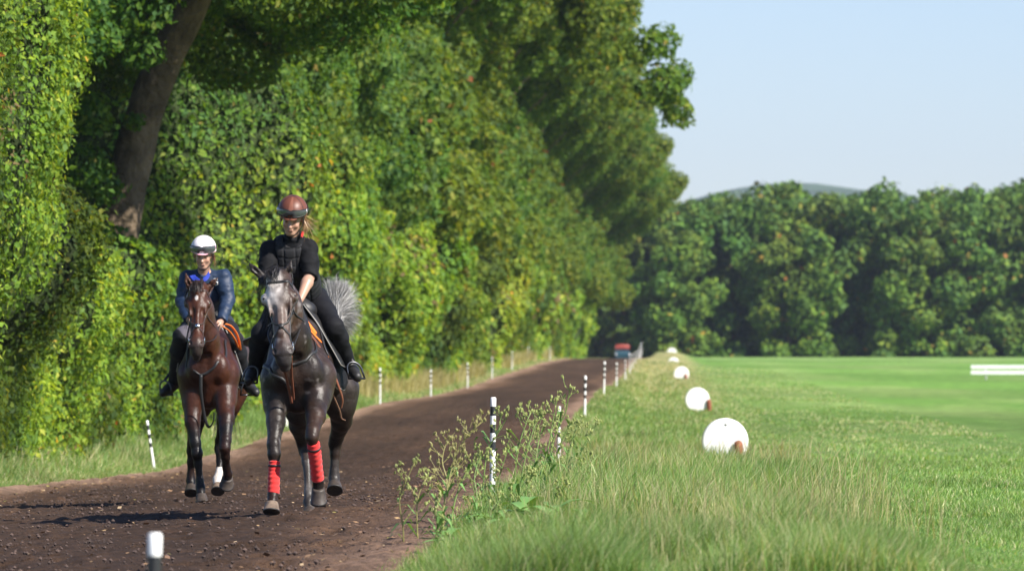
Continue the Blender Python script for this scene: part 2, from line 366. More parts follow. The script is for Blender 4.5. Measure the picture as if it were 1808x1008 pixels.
def hedge():
    n = 560000
    u = rng.random(n); s = 1/(1/52+(1/430-1/52)*u)                    # density ~ 1/s^2
    z = rng.random(n)**.85*hedge_top(s)
    depth = rng.random(n)**1.6
    b = bulge(s, z)
    eps = .15
    dbs = (bulge(s+eps, z)-b)/eps; dbz = (bulge(s, z+eps)-b)/eps
    nr = np.stack([np.ones(n), -dbs, -dbz], -1); nr /= np.linalg.norm(nr, axis=1)[:, None]
    X = HXf(s)+b-.30*depth+.12*rng.normal(size=n)*.5
    P = np.stack([X, s, ground_z(np.clip(X, -40, LX(s)-.2), s)-.05+z], -1)
    sz = .088*np.maximum(s/80, .72)**.95
    V, Fq = leaf_quads(P, sz, .25, nr)
    c = leaf_cols(n, P)
    # drapes: paler creeper columns, with lit ribs and shaded gaps painted into the colour
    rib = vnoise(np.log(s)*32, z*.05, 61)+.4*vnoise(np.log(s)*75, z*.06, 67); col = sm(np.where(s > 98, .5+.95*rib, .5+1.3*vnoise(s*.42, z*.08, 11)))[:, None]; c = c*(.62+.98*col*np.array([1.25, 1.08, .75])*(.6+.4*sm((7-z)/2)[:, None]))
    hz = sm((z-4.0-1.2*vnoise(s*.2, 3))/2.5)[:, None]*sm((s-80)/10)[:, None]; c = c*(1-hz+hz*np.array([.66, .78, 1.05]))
    dry = (fbm(s*.9, z*.25, 21) > .42) & (rng.random(n) < .35); c[dry] = np.array([.20, .15, .07])
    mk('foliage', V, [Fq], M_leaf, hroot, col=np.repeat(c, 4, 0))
    # dark backing sheet behind the leaves, its colour standing for the shaded inside
    ss = 1/(np.linspace(1/54, 1/440, 420)); zz = np.linspace(0, 1, 34)
    Sg, Zg = np.meshgrid(ss, zz); top = hedge_top(Sg); Zr = Zg*top
    Xg = HXf(Sg)+bulge(Sg, Zr)-.42-.5*(Zg > .97)
    V = np.stack([Xg, Sg, ground_z(np.minimum(Xg, LX(Sg)-.2), Sg)-.1+Zr], -1).reshape(-1, 3); i = np.arange(Sg.size).reshape(Sg.shape)
    Fq = np.stack([i[:-1, :-1], i[:-1, 1:], i[1:, 1:], i[1:, :-1]], -1).reshape(-1, 4)
    mk('dark_backing', V, [Fq], mat('thicket', (.034, .050, .018), .95, .1, noise=(3, .6), bump=(6, 1, .15)), hroot, smooth=True)
hedge()
# --- trees
def limb(mb, P, r0, r1, wob=.12, n=9, seg=8):
    P = curve(P, n); k = len(P); t = np.linspace(0, 1, k)
    P = P+np.stack([vnoise(t*5, 1, P[0][1])*wob*t, vnoise(t*5, 9, P[0][1])*wob*t, 0*t], -1)
    rr = r0+(r1-r0)*t**.8; rr = rr*(1+.08*vnoise(t*9, 3))
    mb.tube(P, rr, seg); return P
def crown_mesh(seed, lobes, leaf, cover, tone, ps=None, mat_=None):
    """lobes: (m,4) local centre + radius. Leaf clumps fill a rough shell of every lobe."""
    r = np.random.default_rng(seed); Vs = []; Cs = []; n0 = 0
    pts = []; nrs = []; ls = []
    for (x, y, z, rad) in lobes:
        n = int(cover*4*math.pi*rad*rad/(leaf*leaf*.35))
        d = r.normal(size=(n, 3)); d /= np.linalg.norm(d, axis=1)[:, None]
        # lumpy shell with gaps
        f = vnoise(d[:, 0]*2.2+x, d[:, 1]*2.2+y, d[:, 2]*2.2+z)
        f2 = vnoise(d[:, 0]*5+z, d[:, 1]*5+x, d[:, 2]*5+y)
        rr = rad*(.78+.30*f+.16*f2)*(1-.22*r.random(n)**2)
        keep = (f2 > -.55)|(r.random(n) < .3)
        p = np.array([x, y, z])+d*rr[:, None]*np.array([1, 1, .82]); 
        pts.append(p[keep]); nrs.append(d[keep])
    P = np.concatenate(pts); D = np.concatenate(nrs)
    V, Fq = leaf_quads(P, leaf, .3, D*.8, r=r)
    kw = {} if ps is None else {'ps': ps}
    c = leaf_cols(len(P), P, tone, r, **kw)
    return V, Fq, np.repeat(c, 4, 0)
def mesh_data(name, V, Fq, col, m):
    o = mk(name, V, [Fq], m, None, col=col, origin=(0, 0, 0)); return o
def row_lobes(seed, reach, zlow, n=46, top=15.5, wid=7.0, rmin=.9, rmax=1.9):
    """lobes of a track-side tree that leans its crown out over the track (+x)."""
    r = np.random.default_rng(seed); L = []
    for i in range(n):
        o = -2+(reach+2)*r.random()**.8; y = (r.random()*2-1)*wid
        under = zlow+np.maximum(o, 0)*1.35+.02*y*y
        hi = top-.035*y*y
        z = under+(hi-under)*r.random()**1.25
        rad = rmin+(rmax-rmin)*r.random()
        L.append((o+1.0-.4*rad, y, z+rad*.7, rad))
    for i in range(40):   # skirts that hang down to the hedge and hide the trunk
        L.append((.6+2.4*r.random(), (r.random()*2-1)*wid, zlow-.2+4.5*r.random(), .8+.9*r.random()))
    for i in range(16):   # shaded mass behind the hedge
        L.append((-.8-1.2*r.random(), (r.random()*2-1)*wid, 1.5+6*r.random(), 1.3+.5*r.random()))
    for i in range(14):   # fill the heart of the crown
        L.append((-1.5+2.5*r.random(), (r.random()*2-1)*wid*.8, zlow+1+(top-zlow-1)*r.random(), 1.8))
    return np.array(L)
def make_row_tree(name, s, lobes, leaf, cover, seed, lean, tone, label, r0=.30, base=None, group='trees in the row along the left of the track'):
    gx = float(HXf(s))-2.2; gz = float(ground_z(gx, s))
    t = empty(name, (gx, s, gz), label, 'tree', group)
    V, Fq, c = crown_mesh(seed, lobes, leaf, cover, tone)
    mb = MB(); P = limb(mb, [(0, 0, -.3), (lean*.1, 0, 3), (lean*.35, .2, 7), (lean*.7, .1, 11)], r0*1.15, r0*.45)
    r = np.random.default_rng(seed)
    for k in range(6):
        q = P[int(len(P)*(.62+.05*k))]; l = lobes[r.integers(min(30, len(lobes)))]
        e = q+(np.array(l[:3])-q)*.8; limb(mb, [q, (q+e)/2+np.array([0, 0, .5]), e], r0*.32, .03, .3, 6, 6)
    o1 = mb.build('trunk', M_bark, None, origin=(0, 0, 0)); o1.parent = t
    o2 = mk('crown', V, [Fq], M_leaf, None, col=c, origin=(0, 0, 0)); o2.parent = t
    return t
def copy_tree(o, loc, label, scale=1, rz=0, name=None):
    c = o.copy(); C.objects.link(c); c.location = Vector(loc); c['label'] = label
    c.scale = (scale, scale, scale) if np.isscalar(scale) else scale; c.rotation_euler = (0, 0, rz)
    for ch in list(o.children):
        d = ch.copy(); C.objects.link(d); d.parent = c
    return c
# the leaning tree whose trunk is seen: base in the hollow at about 92 m
def leaning_tree():
    s = 93.0; b = px(185, 520, s); gx = b[0]; gz = float(ground_z(gx, s))
    t = empty('lime_tree', (gx, s, gz), 'big tree with thick bare trunk leaning right in a shady hollow of the hedge', 'tree')
    t0 = np.array([gx, s, gz])
    pts = [np.array([gx-.35, s, gz-.3])-t0, px(207, 430, s)-t0, px(228, 300, s)-t0, px(272, 150, s)-t0, px(338, 5, s)-t0, px(400, -140, s)-t0, px(480, -330, s)-t0, px(540, -560, s)-t0]
    mb = MB(); P = curve(pts, 10); k = len(P); tt = np.linspace(0, 1, k)
    rr = np.interp(tt, [0, .15, .45, .65, 1], [.36, .33, .31, .25, .10])
    n = 20; 
    T = np.gradient(P, axis=0); T /= np.linalg.norm(T, axis=1)[:, None]; V = []
    for i in range(k):
        a = np.cross(T[i], [0, 1, 0]); a /= np.linalg.norm(a); bb = np.cross(a, T[i])
        for j in range(n):
            th = 2*math.pi*j/n; q = rr[i]*(1+.13*vnoise(math.cos(th)*1.6, math.sin(th)*1.6, i*.10)+.05*vnoise(math.cos(th)*4, math.sin(th)*4, i*.35))
            V.append(P[i]+q*(math.cos(th)*a+math.sin(th)*bb))
    mb.add(V, [(i*n+j, i*n+(j+1) % n, (i+1)*n+(j+1) % n, (i+1)*n+j) for i in range(k-1) for j in range(n)])
    q = P[int(k*.62)]
    limb(mb, [q, q+np.array([-.3, .3, .9]), q+np.array([-.9, .8, 2.6]), q+np.array([-1.2, 1, 5])], .15, .04)
    q = P[int(k*.70)]; limb(mb, [q, q+np.array([1.2, -.4, .6]), q+np.array([3.2, -1, 1.6])], .12, .03)
    q = P[int(k*.80)]; limb(mb, [q, q+np.array([.3, 2, 1]), q+np.array([.5, 5, 2])], .12, .03)
    o1 = mb.build('trunk', M_bark, None, origin=(0, 0, 0)); o1.parent = t
    r = np.random.default_rng(3); L = []
    for i in range(70):
        x = -3+8.5*r.random(); y = -5+12*r.random(); under = 6.9+np.maximum(x-2, 0)*.35
        L.append((x, y, under+5.5*r.random()**1.3, 1.0+.9*r.random()))
    # branches of leaf hanging in front of the trunk's upper left and at the top edge of the picture
    for (X, Y, dd, rad) in [(235,10,-4,.75),(60,-5,-6,.7),(150,70,-5,.6),(255,95,-4,.38),(110,10,-5,.7),(20,90,-6,.5),(430,-20,-3,.7),(520,-10,-3,.65),(470,25,-2,.35),(620,-30,-4,.6),(700,-40,-4,.6),(780,-40,-3,.55),(860,-35,-3,.55),(160,200,-2,.5),(75,170,-3,.5),(185,330,-1.5,.42),(170,420,-1.5,.5),(225,440,-1.2,.35),(235,215,-1,.22),(150,290,-2,.5)]:
        p = px(X, Y, s+dd)-t0; L.append((p[0], p[1], p[2], rad))
    V, Fq, c = crown_mesh(31, L, .125, .62, (.85, .92, .9))
    o2 = mk('crown', V, [Fq], M_leaf, None, col=c, origin=(0, 0, 0)); o2.parent = t
leaning_tree()
ORD = ['first','second','third','fourth','fifth','sixth','seventh','eighth','ninth','tenth','eleventh','twelfth','thirteenth','fourteenth','fifteenth','sixteenth','seventeenth','eighteenth','nineteenth','twentieth','twenty-first','twenty-second','twenty-third','twenty-fourth','twenty-fifth','twenty-sixth']
GL = 'trees in the row along the left of the track'
near_s = [(116, 5.0, 6.2, .15, .55), (131, 6.0, 6.0, .16, .55), (147, 6.6, 6.0, .17, .55)]
protos = []
for k, (s, reach, zl, lf, cv) in enumerate(near_s):
    protos.append(make_row_tree('roadside_tree', s, row_lobes(50+k, reach, zl, 44, 14.5, 7.5), lf, cv, 70+k, 2.0, [(.85, .92, 1.1), (1.0, .98, 1), (.82, .92, 1.1)][k],
        '%s tree beyond the leaning trunk, broad green crown over the hedge' % ORD[k]))
far = []
for k in range(3):
    ex = np.array([(8.6+1.9*math.sin(i*2.4), -3+6*((i*.618) % 1), 9.8+6.8*((i*.37) % 1)-.5*abs(math.sin(i*2.4)), .45+.55*((i*.77) % 1)) for i in range(36)])
    far.append(make_row_tree('roadside_tree', [164, 182, 200][k], row_lobes(80+k, [6.6, 7.2, 7.6][k], 5.8, 54, 16.5, 8.0, 1.0, 2.1) if k < 2 else np.vstack([row_lobes(82, 7.6, 5.8, 54, 16.5, 8.0, 1.0, 2.1), ex]), .24, .62, 90+k, 2.2, [(.88, .93, 1.05), (1.08, 1.0, .90), (1.12, 1.0, .85)][k],
        '%s tree beyond the leaning trunk, branches reaching out over the track' % ORD[3+k]))
ss_ = [218, 236, 254, 273, 293, 314, 336, 359, 383, 408, 434]
for i, s in enumerate(ss_):
    src = far[(i+1) % 2]; gx = float(HXf(s))-2.2
    sc = 1.0+.08*vnoise(i*1.7, 3); cy = .0+ (max(0, s-330)*.02)
    copy_tree(src, (gx+cy, s, float(ground_z(gx, s))), '%s tree beyond the leaning trunk, %s' % (ORD[6+i], ['lit yellow-green at its edge', 'dark inside with lit leaf tips', 'pale green crown above the track'][i % 3]), (sc, sc*(1-2*(i % 2)), sc*(1-.0007*(s-200))))
# --- far wood: front trees are things, the mass behind is stuff
def wood_lobes(seed, rad, h, n=44):
    r = np.random.default_rng(seed); L = []
    for i in range(n):
        t = r.random(); z = .9+t*(h-2.2); prof = rad*(.75+.45*math.sin(math.pi*min(1, t*1.05)))*(1-.45*max(0, t-.65)/.35)
        a = r.random()*6.283; q = prof*(.55+.45*r.random())
        L.append((q*math.cos(a)*1.15, q*math.sin(a)*1.15, z, .7+1.2*r.random()**1.5))
    for i in range(12):
        a = r.random()*6.283; q = rad*(.7+.4*r.random()); L.append((q*math.cos(a), q*math.sin(a), .5+1.6*r.random(), .8+.6*r.random()))
    L.append((0, 0, h*.5, rad*.8)); L.append((0, 0, h*.75, rad*.6)); L.append((0,0,h*.25,rad*.7))
    return np.array(L)
wood = []
TONES = [(.85, .85, .80), (1.15, .93, .75), (.72, .76, .80), (1.1, 1.0, .70)]
WG = 'trees along the front of the far wood'
for k in range(4):
    h = [16.2, 17.2, 18.2, 12.5][k]; L = wood_lobes(200+k, [3.6, 3.9, 4.2, 3.0][k], h)
    V, Fq, c = crown_mesh(210+k, L, .48, .8, TONES[k], ps=(.30, .40, .12, .15, .02, .007, .003))
    t = empty('wood_tree', (0, 0, 0), 'x', 'tree', WG)
    mb = MB(); limb(mb, [(0, 0, -.5), (.2, 0, h*.3), (-.1, .1, h*.7)], .32, .12)
    o1 = mb.build('trunk', M_bark, None, origin=(0, 0, 0)); o1.parent = t
    o2 = mk('crown', V, [Fq], M_farleaf, None, col=c, origin=(0, 0, 0)); o2.parent = t
    wood.append(t)
def zground(x, y): return float(ground_z(x, y))
# pixel columns of the front row, seen height in the photo
row = [(1020, 600, 0, 1.0), (1062, 585, 1, .85), (1105, 600, 2, .85), (1150, 590, 1, .95), (1190, 575, 3, 1.1), (1235, 592, 0, 1.05), (1290, 588, 2, .9), (1345, 596, 0, 1.02), (1395, 582, 3, 1.2), (1440, 592, 1, .93), (1500, 590, 0, 1.0), (1556, 598, 2, 1.0), (1610, 585, 3, 1.25), (1665, 594, 1, 1.02), (1722, 600, 2, .98), (1785, 592, 0, 1.12), (1850, 590, 1, 1.0), (1910, 590, 2, 1.0), (1975, 592, 0, 1.0)]
used = set()
desc = ['dark rounded', 'mid green bushy', 'tall bluish', 'lower bright green']
for i, (X, d, k, sc) in enumerate(row):
    p = px(X, 615, d); lab = '%s tree from the left in the front of the far wood, %s crown' % (ORD[i], desc[k])
    loc = (p[0], d, zground(p[0], d)-.1)
    if k not in used:
        used.add(k); o = wood[k]; o.location = Vector(loc); o['label'] = lab; o.scale = (sc,)*3
    else: copy_tree(wood[k], loc, lab, sc, rz=1.9*i)
def wood_mass():
    r = np.random.default_rng(77); L = []
    for i in range(980):
        X = 960+1120*r.random(); d = 581+50*r.random()**1.2; p = px(X, 615, d)
        h = 16.2+1.5*vnoise(p[0]*.14, 3)+.8*vnoise(p[0]*.45, 8)+(1.0 if X > 1500 else 0)
        z = h*(r.random()**(.7 if i % 3 else 3)); L.append((p[0], d, z+.4, 1.5+1.3*r.random()))
    V, Fq, c = crown_mesh(5, L, .6, .55, (.98, .98, .84), ps=(.30, .42, .1, .15, .015, .01, .005))
    tag(mk('far_wood', V, [Fq], M_farleaf, None, col=c), 'dense dark green wood closing the far end of the field', 'wood', kind='stuff')
    mb = MB(); xs = np.linspace(-10, 90, 60); V = [(x, 640+2*vnoise(x*.2, 1), z) for z in (-1, 13.0) for x in xs]
wood_mass()
# ------------------------------------------------------------------ grass
def blades(name, X, d, h, wdt, col, lean=.35, zoff=-.02, label=None):
    n = len(X); z = ground_z(X, d)+zoff+.05*fbm(X*.5, d*.12)
    a = rng.random(n)*6.283; bend = lean*(.3+.9*rng.random(n))*h
    ba = rng.random(n)*6.283; wind = .25*h
    dx, dy = np.cos(ba)*bend+wind*.5, np.sin(ba)*bend
    wx, wy = np.cos(a)*wdt*.5, np.sin(a)*wdt*.5
    B = np.stack([X, d, z], -1); W = np.stack([wx, wy, 0*wx], -1)
    Mp = B+np.stack([dx*.35, dy*.35, h*.6], -1); T = B+np.stack([dx, dy, h*(1-.15*rng.random(n))], -1)
    V = np.stack([B-W, B+W, Mp-W*.8, Mp+W*.8, T], 1).reshape(-1, 3); b = 5*np.arange(n)[:, None]
    cc = np.stack([col, col, col, col, col], 1).reshape(-1, 3)
    return tag(mk(name, V, [b+np.array([[0, 1, 3, 2]]), b+np.array([[2, 3, 4]])], M_blade, None, col=cc, origin=(0, 0, 0)), kind='stuff')
def sample_d(n, d0, d1): u = rng.random(n); return 1/(1/d0+(1/d1-1/d0)*u)
def gcol(X, d, n, drym):
    G = np.array([[.155, .265, .060], [.195, .305, .085], [.125, .225, .070], [.230, .330, .120], [.52, .49, .29]])
    f = np.clip(drym, 0, .9); pick = rng.random(n)
    c = G[rng.integers(0, 4, n)]*(.8+.4*rng.random((n, 1)))
    c = np.where((pick < f)[:, None], G[4]*(.7+.5*rng.random((n, 1))), c)
    pt = fbm(X*.7, d*.35, 31)[:, None]; lw = sm((X-RX(d)-2.2)/1.2)[:, None]; return c*(1+.25*pt)*(1+.18*lw)
def grass():
    n = 520000; d = sample_d(n, 25.5, 92); lo = RX(d)-.25; hi = .104*d+1.2
    X = lo+(hi-lo)*rng.random(n); o = X-RX(d)
    verge = sm((o+.15)/.5)*(1-sm((o-1.9-.35*vnoise(d*.2, 1))/1.1))
    tuft = .45+.95*sm(.5+1.3*fbm(X*1.4, d*.7, 13))
    hv = .13+.14*rng.random(n); hl = .05+.04*rng.random(n)
    h = (hl+(hv-hl)*verge)*tuft
    lawn = (o > 2.6); fade = rng.random(n) > sm((d-60)/34)*lawn
    clr = (o < 1.3)&(o > -.3)&(d > 31)&(d < 42.5)&(rng.random(n) < .6)
    keep = fade & ~clr & ((o > .25+.30*fbm(d*.5, 3, 2)) | (rng.random(n) < sm((o+.25)/.5)*.55))
    X, d, h, o, verge = [v[keep] for v in (X, d, h, o, verge)]; n = len(X)
    wd = .0034*np.maximum(d/30, 1)*(1+.5*rng.random(n))*(1.25-.25*verge)
    dry = .08+.11*verge+.22*fbm(X*.8, d*.25, 17)*verge
    blades('verge_grass', X, d, h, wd, gcol(X, d, n, dry), .5)
    # long seeding bents on the verge
    n = 2200; d = sample_d(n, 27, 75); X = RX(d)+.5+2.4*rng.random(n); h = .34+.20*rng.random(n)
    ok = fbm(X*1.2, d*.5, 5) > -.15; X, d, h = X[ok], d[ok], h[ok]; n = len(X)
    blades('seeding_grass', X, d, h, .0035*np.maximum(d/32, 1), np.array([[.42, .38, .20]])*(.6+.6*rng.random((n, 1))), .45)
    # verge and lawn farther off
    n = 90000; d = sample_d(n, 85, 330); o = -.2+7.5*rng.random(n)**2.0; X = RX(d)+o; h = (.06+.10*rng.random(n))*(1-.5*sm((o-1.5)/2))*(.6+.6*sm(.5+fbm(X, d*.15, 3)))
    blades('rough_grass', X, d, h, .016*d/100, gcol(X, d, n, .22+.30*fbm(X*.5, d*.06, 8)+.45*sm((d-150)/150)*(1-sm((o-2)/1.5))), .5)
    # strip below the hedge
    n = 90000; d = sample_d(n, 52, 330); e = rng.random(n); X = LX(d)-.0-(1.25+.25*vnoise(d*.3, 9))*e
    wv = .25*fbm(d*.25, 0, 4); X = X+wv*(1-e)
    h = .10+.22*e*rng.random(n)+.25*e*(rng.random(n) < .2)
    blades('hedge_foot_grass', X, d, h, .012*np.maximum(d/90, .8), gcol(X, d, n, .18+.40*fbm(X*.6, d*.08, 18)+.25*sm((d-150)/100)), .45)
    n = 16000; d = sample_d(n, 120, 330); X = LX(d)-.35-1.3*rng.random(n); ok = (fbm(X*.5, d*.06, 51) > -.1); X, d = X[ok], d[ok]; n = len(X)
    blades('dry_grass', X, d, .35+.45*rng.random(n), .014*d/100, np.array([[.40, .36, .17]])*(.6+.6*rng.random((n, 1))), .35)
grass()
# ------------------------------------------------------------------ marker posts
def simple_paint(name, c, rough=.45, dirt=.12):
    return mat(name, c, rough, .5, noise=(6, dirt), bump=(40, .15, .002))
M_white = simple_paint('white_paint', (.80, .80, .78)); M_black = simple_paint('black_paint', (.018, .018, .02))
M_post = [M_white, M_black]
def post_mesh(h=.80, r=.0215, seed=0, knobs=False):
    mb = MB(); zs = [0, .07, .135, .205, .27, .335, .40]
    n = 14; ring = lambda z, rr: [(rr*math.cos(2*math.pi*j/n), rr*math.sin(2*math.pi*j/n), z) for j in range(n)]
    lv = [(h, r*.72, 0), (h-.006, r, 0)]
    V = ring(h, r*.7)+ring(h-.006, r); mats = [0]
    cuts = [.070, .140, .205, .270, .335, .400]; m = 0
    for k, c in enumerate(cuts):
        V += ring(h-c, r); mats.append(m); m = 1-m
    V += ring(-.25, r); mats.append(0)
    k = len(V)//n; Fs = []; mi = []
    for i in range(k-1):
        for j in range(n):
            Fs.append((i*n+j, (i+1)*n+j, (i+1)*n+(j+1) % n, i*n+(j+1) % n)); mi.append(mats[i] if i < len(mats) else 0)
    top = [tuple(range(n))]
    mb.V = [np.array(V)]; mb.F = Fs+top; mb.M = mi+[0]; mb.n = len(V)
    return mb
def place_post(loc, lean, label, group, src=[None]):
    if src[0] is None:
        o = post_mesh().build('marker_post', M_post, None, origin=(0, 0, 0)); src[0] = o
    else:
        o = src[0].copy(); C.objects.link(o)
    o.location = Vector(loc); o.rotation_euler = (lean[1], lean[0], 0)
    tag(o, label, 'marker post', group)
GR = 'black and white banded posts along the right edge of the track'; GLp = 'black and white banded posts along the left edge of the track'
def post_by_px(xt, yt, xb, yb, d, label, group):
    p = px(xb, yb, d); q = px(xt, yt, d); h = q[2]-p[2]
    place_post((p[0], d, q[2]-.80), ((q[0]-p[0])/.8, 0), label, group)
post_by_px(274, 940, 262, 1108, 17.5, 'blurred banded post cut off by the bottom edge of the picture', GR)
post_by_px(871, 701, 869, 884, 43, 'tall banded post standing among the weeds, nearest whole one on the right', GR)
post_by_px(987, 717, 986, 826, 74, 'banded post behind the weeds at the grass edge, second whole one on the right', GR)
post_by_px(1033.5, 663, 1032, 743, 100, 'third whole banded post on the right of the track', GR)
post_by_px(1067.5, 638, 1066, 700, 131, 'fourth whole banded post on the right of the track', GR)
post_by_px(1089, 640, 1088, 686, 166, 'fifth whole banded post on the right of the track', GR)
for i, (X, Y, d) in enumerate([(1104, 676, 203), (1112, 661, 234), (1117, 656, 262), (1121.5, 650, 290), (1124.5, 646, 318), (1127, 640, 346), (1129.5, 633, 374), (1131, 627, 404), (1133, 622, 436)]):
    post_by_px(X, Y-.82*F/d, X, Y, d, '%s banded post from the camera in the crowded far line on the right' % ORD[5+i], GR)
post_by_px(259.5, 741, 273.5, 838, 84, 'leaning banded post in front of the hedge, left of both horses', GLp)
for i, (X, Y, d) in enumerate([(506, 765, 111), (671, 707, 140), (760.5, 702, 163), (825.5, 683, 190), (869, 667, 218), (904, 653, 248), (933, 641, 285), (971, 638, 310)]):
    post_by_px(X, Y-.8*F/d, X, Y, d, ['banded post half hidden behind the grey horse', 'banded post just right of the horses, first of the left line at the hedge foot',
      'second banded post right of the horses in the left line', 'third banded post right of the horses in the left line', 'fourth banded post right of the horses in the left line',
      'fifth banded post right of the horses in the left line', 'sixth banded post right of the horses, in pale dry grass', 'last banded post of the left line at the crest'][i], GLp)
# ------------------------------------------------------------------ white distance discs
M_disc = mat('white_board', (.86, .86, .85), .5, .4, noise=(5, .05), bump=(12, .12, .01)); M_rust = mat('rusty_brown', (.23, .075, .04), .7, .3, noise=(12, .35))
def disc(cx, cy, D, d, label, tilt=0, side=0, sink=.0):
    p = px(cx, cy, d); r = D/2*d/F
    t = empty('rail_marker', (p[0], d, p[2]-r), label, 'track marker', 'white round markers along the edge of the lawn')
    n = 48; mb = MB(); prof = [(.0, -.05), (.90, -.05), (.97, -.042), (1.0, -.02), (1.0, .05), (.96, .07), (0, .07)]
    V = []; 
    for j in range(n):
        a = 2*math.pi*j/n
        for (q, y) in prof[1:-1]:
            z = math.sin(a)*q; z = max(z, -.97)
            V.append((p[0]+r*q*math.cos(a), d+y, p[2]+r*z))
    k = 5; Fs = [(j*k+i, ((j+1) % n)*k+i, ((j+1) % n)*k+i+1, j*k+i+1) for j in range(n) for i in range(k-1)]
    Fs += [tuple(j*k for j in range(n))[::-1], tuple(j*k+k-1 for j in range(n))]
    mb.add(V, Fs); mb.build('board', M_disc, t, smooth=False)
    mb = MB()     # rounded rusty end of the bent rail showing at the lower right
    x0 = p[0]+r*(.58+side*.42); zt = p[2]-r*.03; zb = p[2]-r*.95; w = r*.19
    P = [(x0, d-.075, zb), (x0+.02*r, d-.085, p[2]-r*.45), (x0-.02*r, d-.075, zt-.1*r), (x0-.04*r, d-.05, zt)]
    mb.tube(curve(P, 6), list(np.interp(np.linspace(0, 1, 19), [0, .6, .9, 1], [w, w, w*.85, w*.35])), 12, flat=.8)
    mb.build('rail_end', M_rust, t)
    mb = MB(); mb.tube([(p[0]+.02*r, d-.054, p[2]+r*.72), (p[0]+.02*r, d-.048, p[2]+r*.72)], .014, 10); mb.build('bolt_hole', M_black, t)
disc(1280, 779, 82, 75, 'biggest white round marker standing in long grass, nearest to the camera')
disc(1231, 705.5, 43, 146, 'white round marker with a brown piece on its right side, second nearest', side=.9)
disc(1203, 660.5, 27, 236, 'third white round marker from the camera')
disc(1189, 641, 20, 330, 'fourth white round marker from the camera')
disc(1186, 622.5, 17, 440, 'farthest white round marker, just in front of the wood')
# ------------------------------------------------------------------ white rail far out on the lawn
def rail():
    d = 250.; a = px(1714, 668, d); z0 = float(ground_z(a[0]+3, d)); x0 = a[0]; x1 = x0+9.5
    t = empty('white_rail', (x0, d, z0), 'low white double rail on short legs standing out on the lawn', 'rail')
    zt = px(0, 643, d)[2]; zb = px(0, 662, d)[2]; zm = (zt+zb)/2
    for nm, zc in (('top_rail', zt-.12), ('lower_rail', zb+.11)):
        mb = MB(); P = [(x0, d-.03, zc), (x1, d+.47, zc)]; V = []
        for (X, Y, Z) in P: V += [(X, Y-.05, Z-.075), (X, Y-.06, Z+.055), (X, Y-.03, Z+.075), (X, Y+.04, Z+.075), (X, Y+.06, Z-.075)]
        mb.add(V, [(i, 5+i, 5+(i+1) % 5, (i+1) % 5) for i in range(5)]+[(0, 1, 2, 3, 4), (9, 8, 7, 6, 5)]); mb.build(nm, M_white, t, smooth=False)
    for k in range(5):
        x = x0+.66+2.1*k; y = d+.5*(x-x0)/9.5+.03
        mb = MB(); mb.tube([(x, y, zt-.1), (x, y, z0-.1)], .05, 8); mb.build('leg', M_white, t)
rail()
# ------------------------------------------------------------------ red roofed vehicle far down the track
def vehicle():
    d = 505.; p = px(1099, 632, d); z0 = -1.24+ZC; x = p[0]; W = .64
    t = empty('utility_vehicle', (x, d, z0), 'dark teal vehicle with a red roof far down the track', 'vehicle')
    Mb = mat('teal_paint', (.02, .065, .085), .35, .5); Mr = mat('red_paint', (.30, .05, .03), .5, .5); Mg = mat('dark_glass', (.02, .03, .035), .08, .5); Mt = mat('tyre', (.02, .02, .02), .9, .2)
    mb = MB(); prof = [(-1.7, .35), (-1.75, .75), (-1.6, .92), (-.7, 1.0), (-.2, 1.02), (1.7, 1.0), (1.8, .8), (1.75, .35)]
    V = [(x+sx*W*(1 if z < .9 else .94), d+y, z0+z) for sx in (-1, 1) for y, z in prof]; n = len(prof)
    mb.add(V, [tuple(range(n)), tuple(range(2*n-1, n-1, -1))]+[(i, (i+1) % n, (i+1) % n+n, i+n)[::-1] for i in range(n)]); mb.build('body', Mb, t, smooth=False)
    mb = MB(); V = []
    for s_, (y0, y1, z) in [(.93, (-.75, 1.55, 1.0)), (.86, (-.35, 1.3, 1.32))]:
        V += [(x-s_*W, d+y0, z0+z), (x+s_*W, d+y0, z0+z), (x+s_*W, d+y1, z0+z), (x-s_*W, d+y1, z0+z)]
    mb.add(V, [(0, 1, 5, 4), (1, 2, 6, 5), (2, 3, 7, 6), (3, 0, 4, 7)]); mb.build('windscreen', Mg, t, smooth=False)
    mb = MB(); V = []
    for q, z in [(.97, 1.18), (1.0, 1.24), (.98, 1.46), (.9, 1.56)]:
        V += [(x-q*W, d-.5*q, z0+z), (x-.3*q*W, d-.55*q, z0+z+.05), (x+.3*q*W, d-.55*q, z0+z+.05), (x+q*W, d-.5*q, z0+z), (x+q*W, d+1.4*q, z0+z), (x-q*W, d+1.4*q, z0+z)]
    mb.add(V, [(6*i+j, 6*i+(j+1) % 6, 6*i+6+(j+1) % 6, 6*i+6+j) for i in range(3) for j in range(6)]+[tuple(range(18, 24)), (5, 4, 3, 2, 1, 0)]); mb.build('roof', Mr, t, smooth=False)
    for sx in (-1, 1):
        for y in (-1.1, 1.15):
            mb = MB(); mb.tube([(x+sx*(W-.12), d+y, z0+.33), (x+sx*(W+.06), d+y, z0+.33)], .33, 18, up=(0, 0, 1)); mb.build('wheel', Mt, t)
        mb = MB(); mb.tube([(x+sx*.6, d-1.74, z0+.72), (x+sx*.6, d-1.78, z0+.72)], .09, 12, up=(0, 0, 1)); mb.build('headlight', mat('lamp_glass', (.6, .6, .6), .1), t)
vehicle()
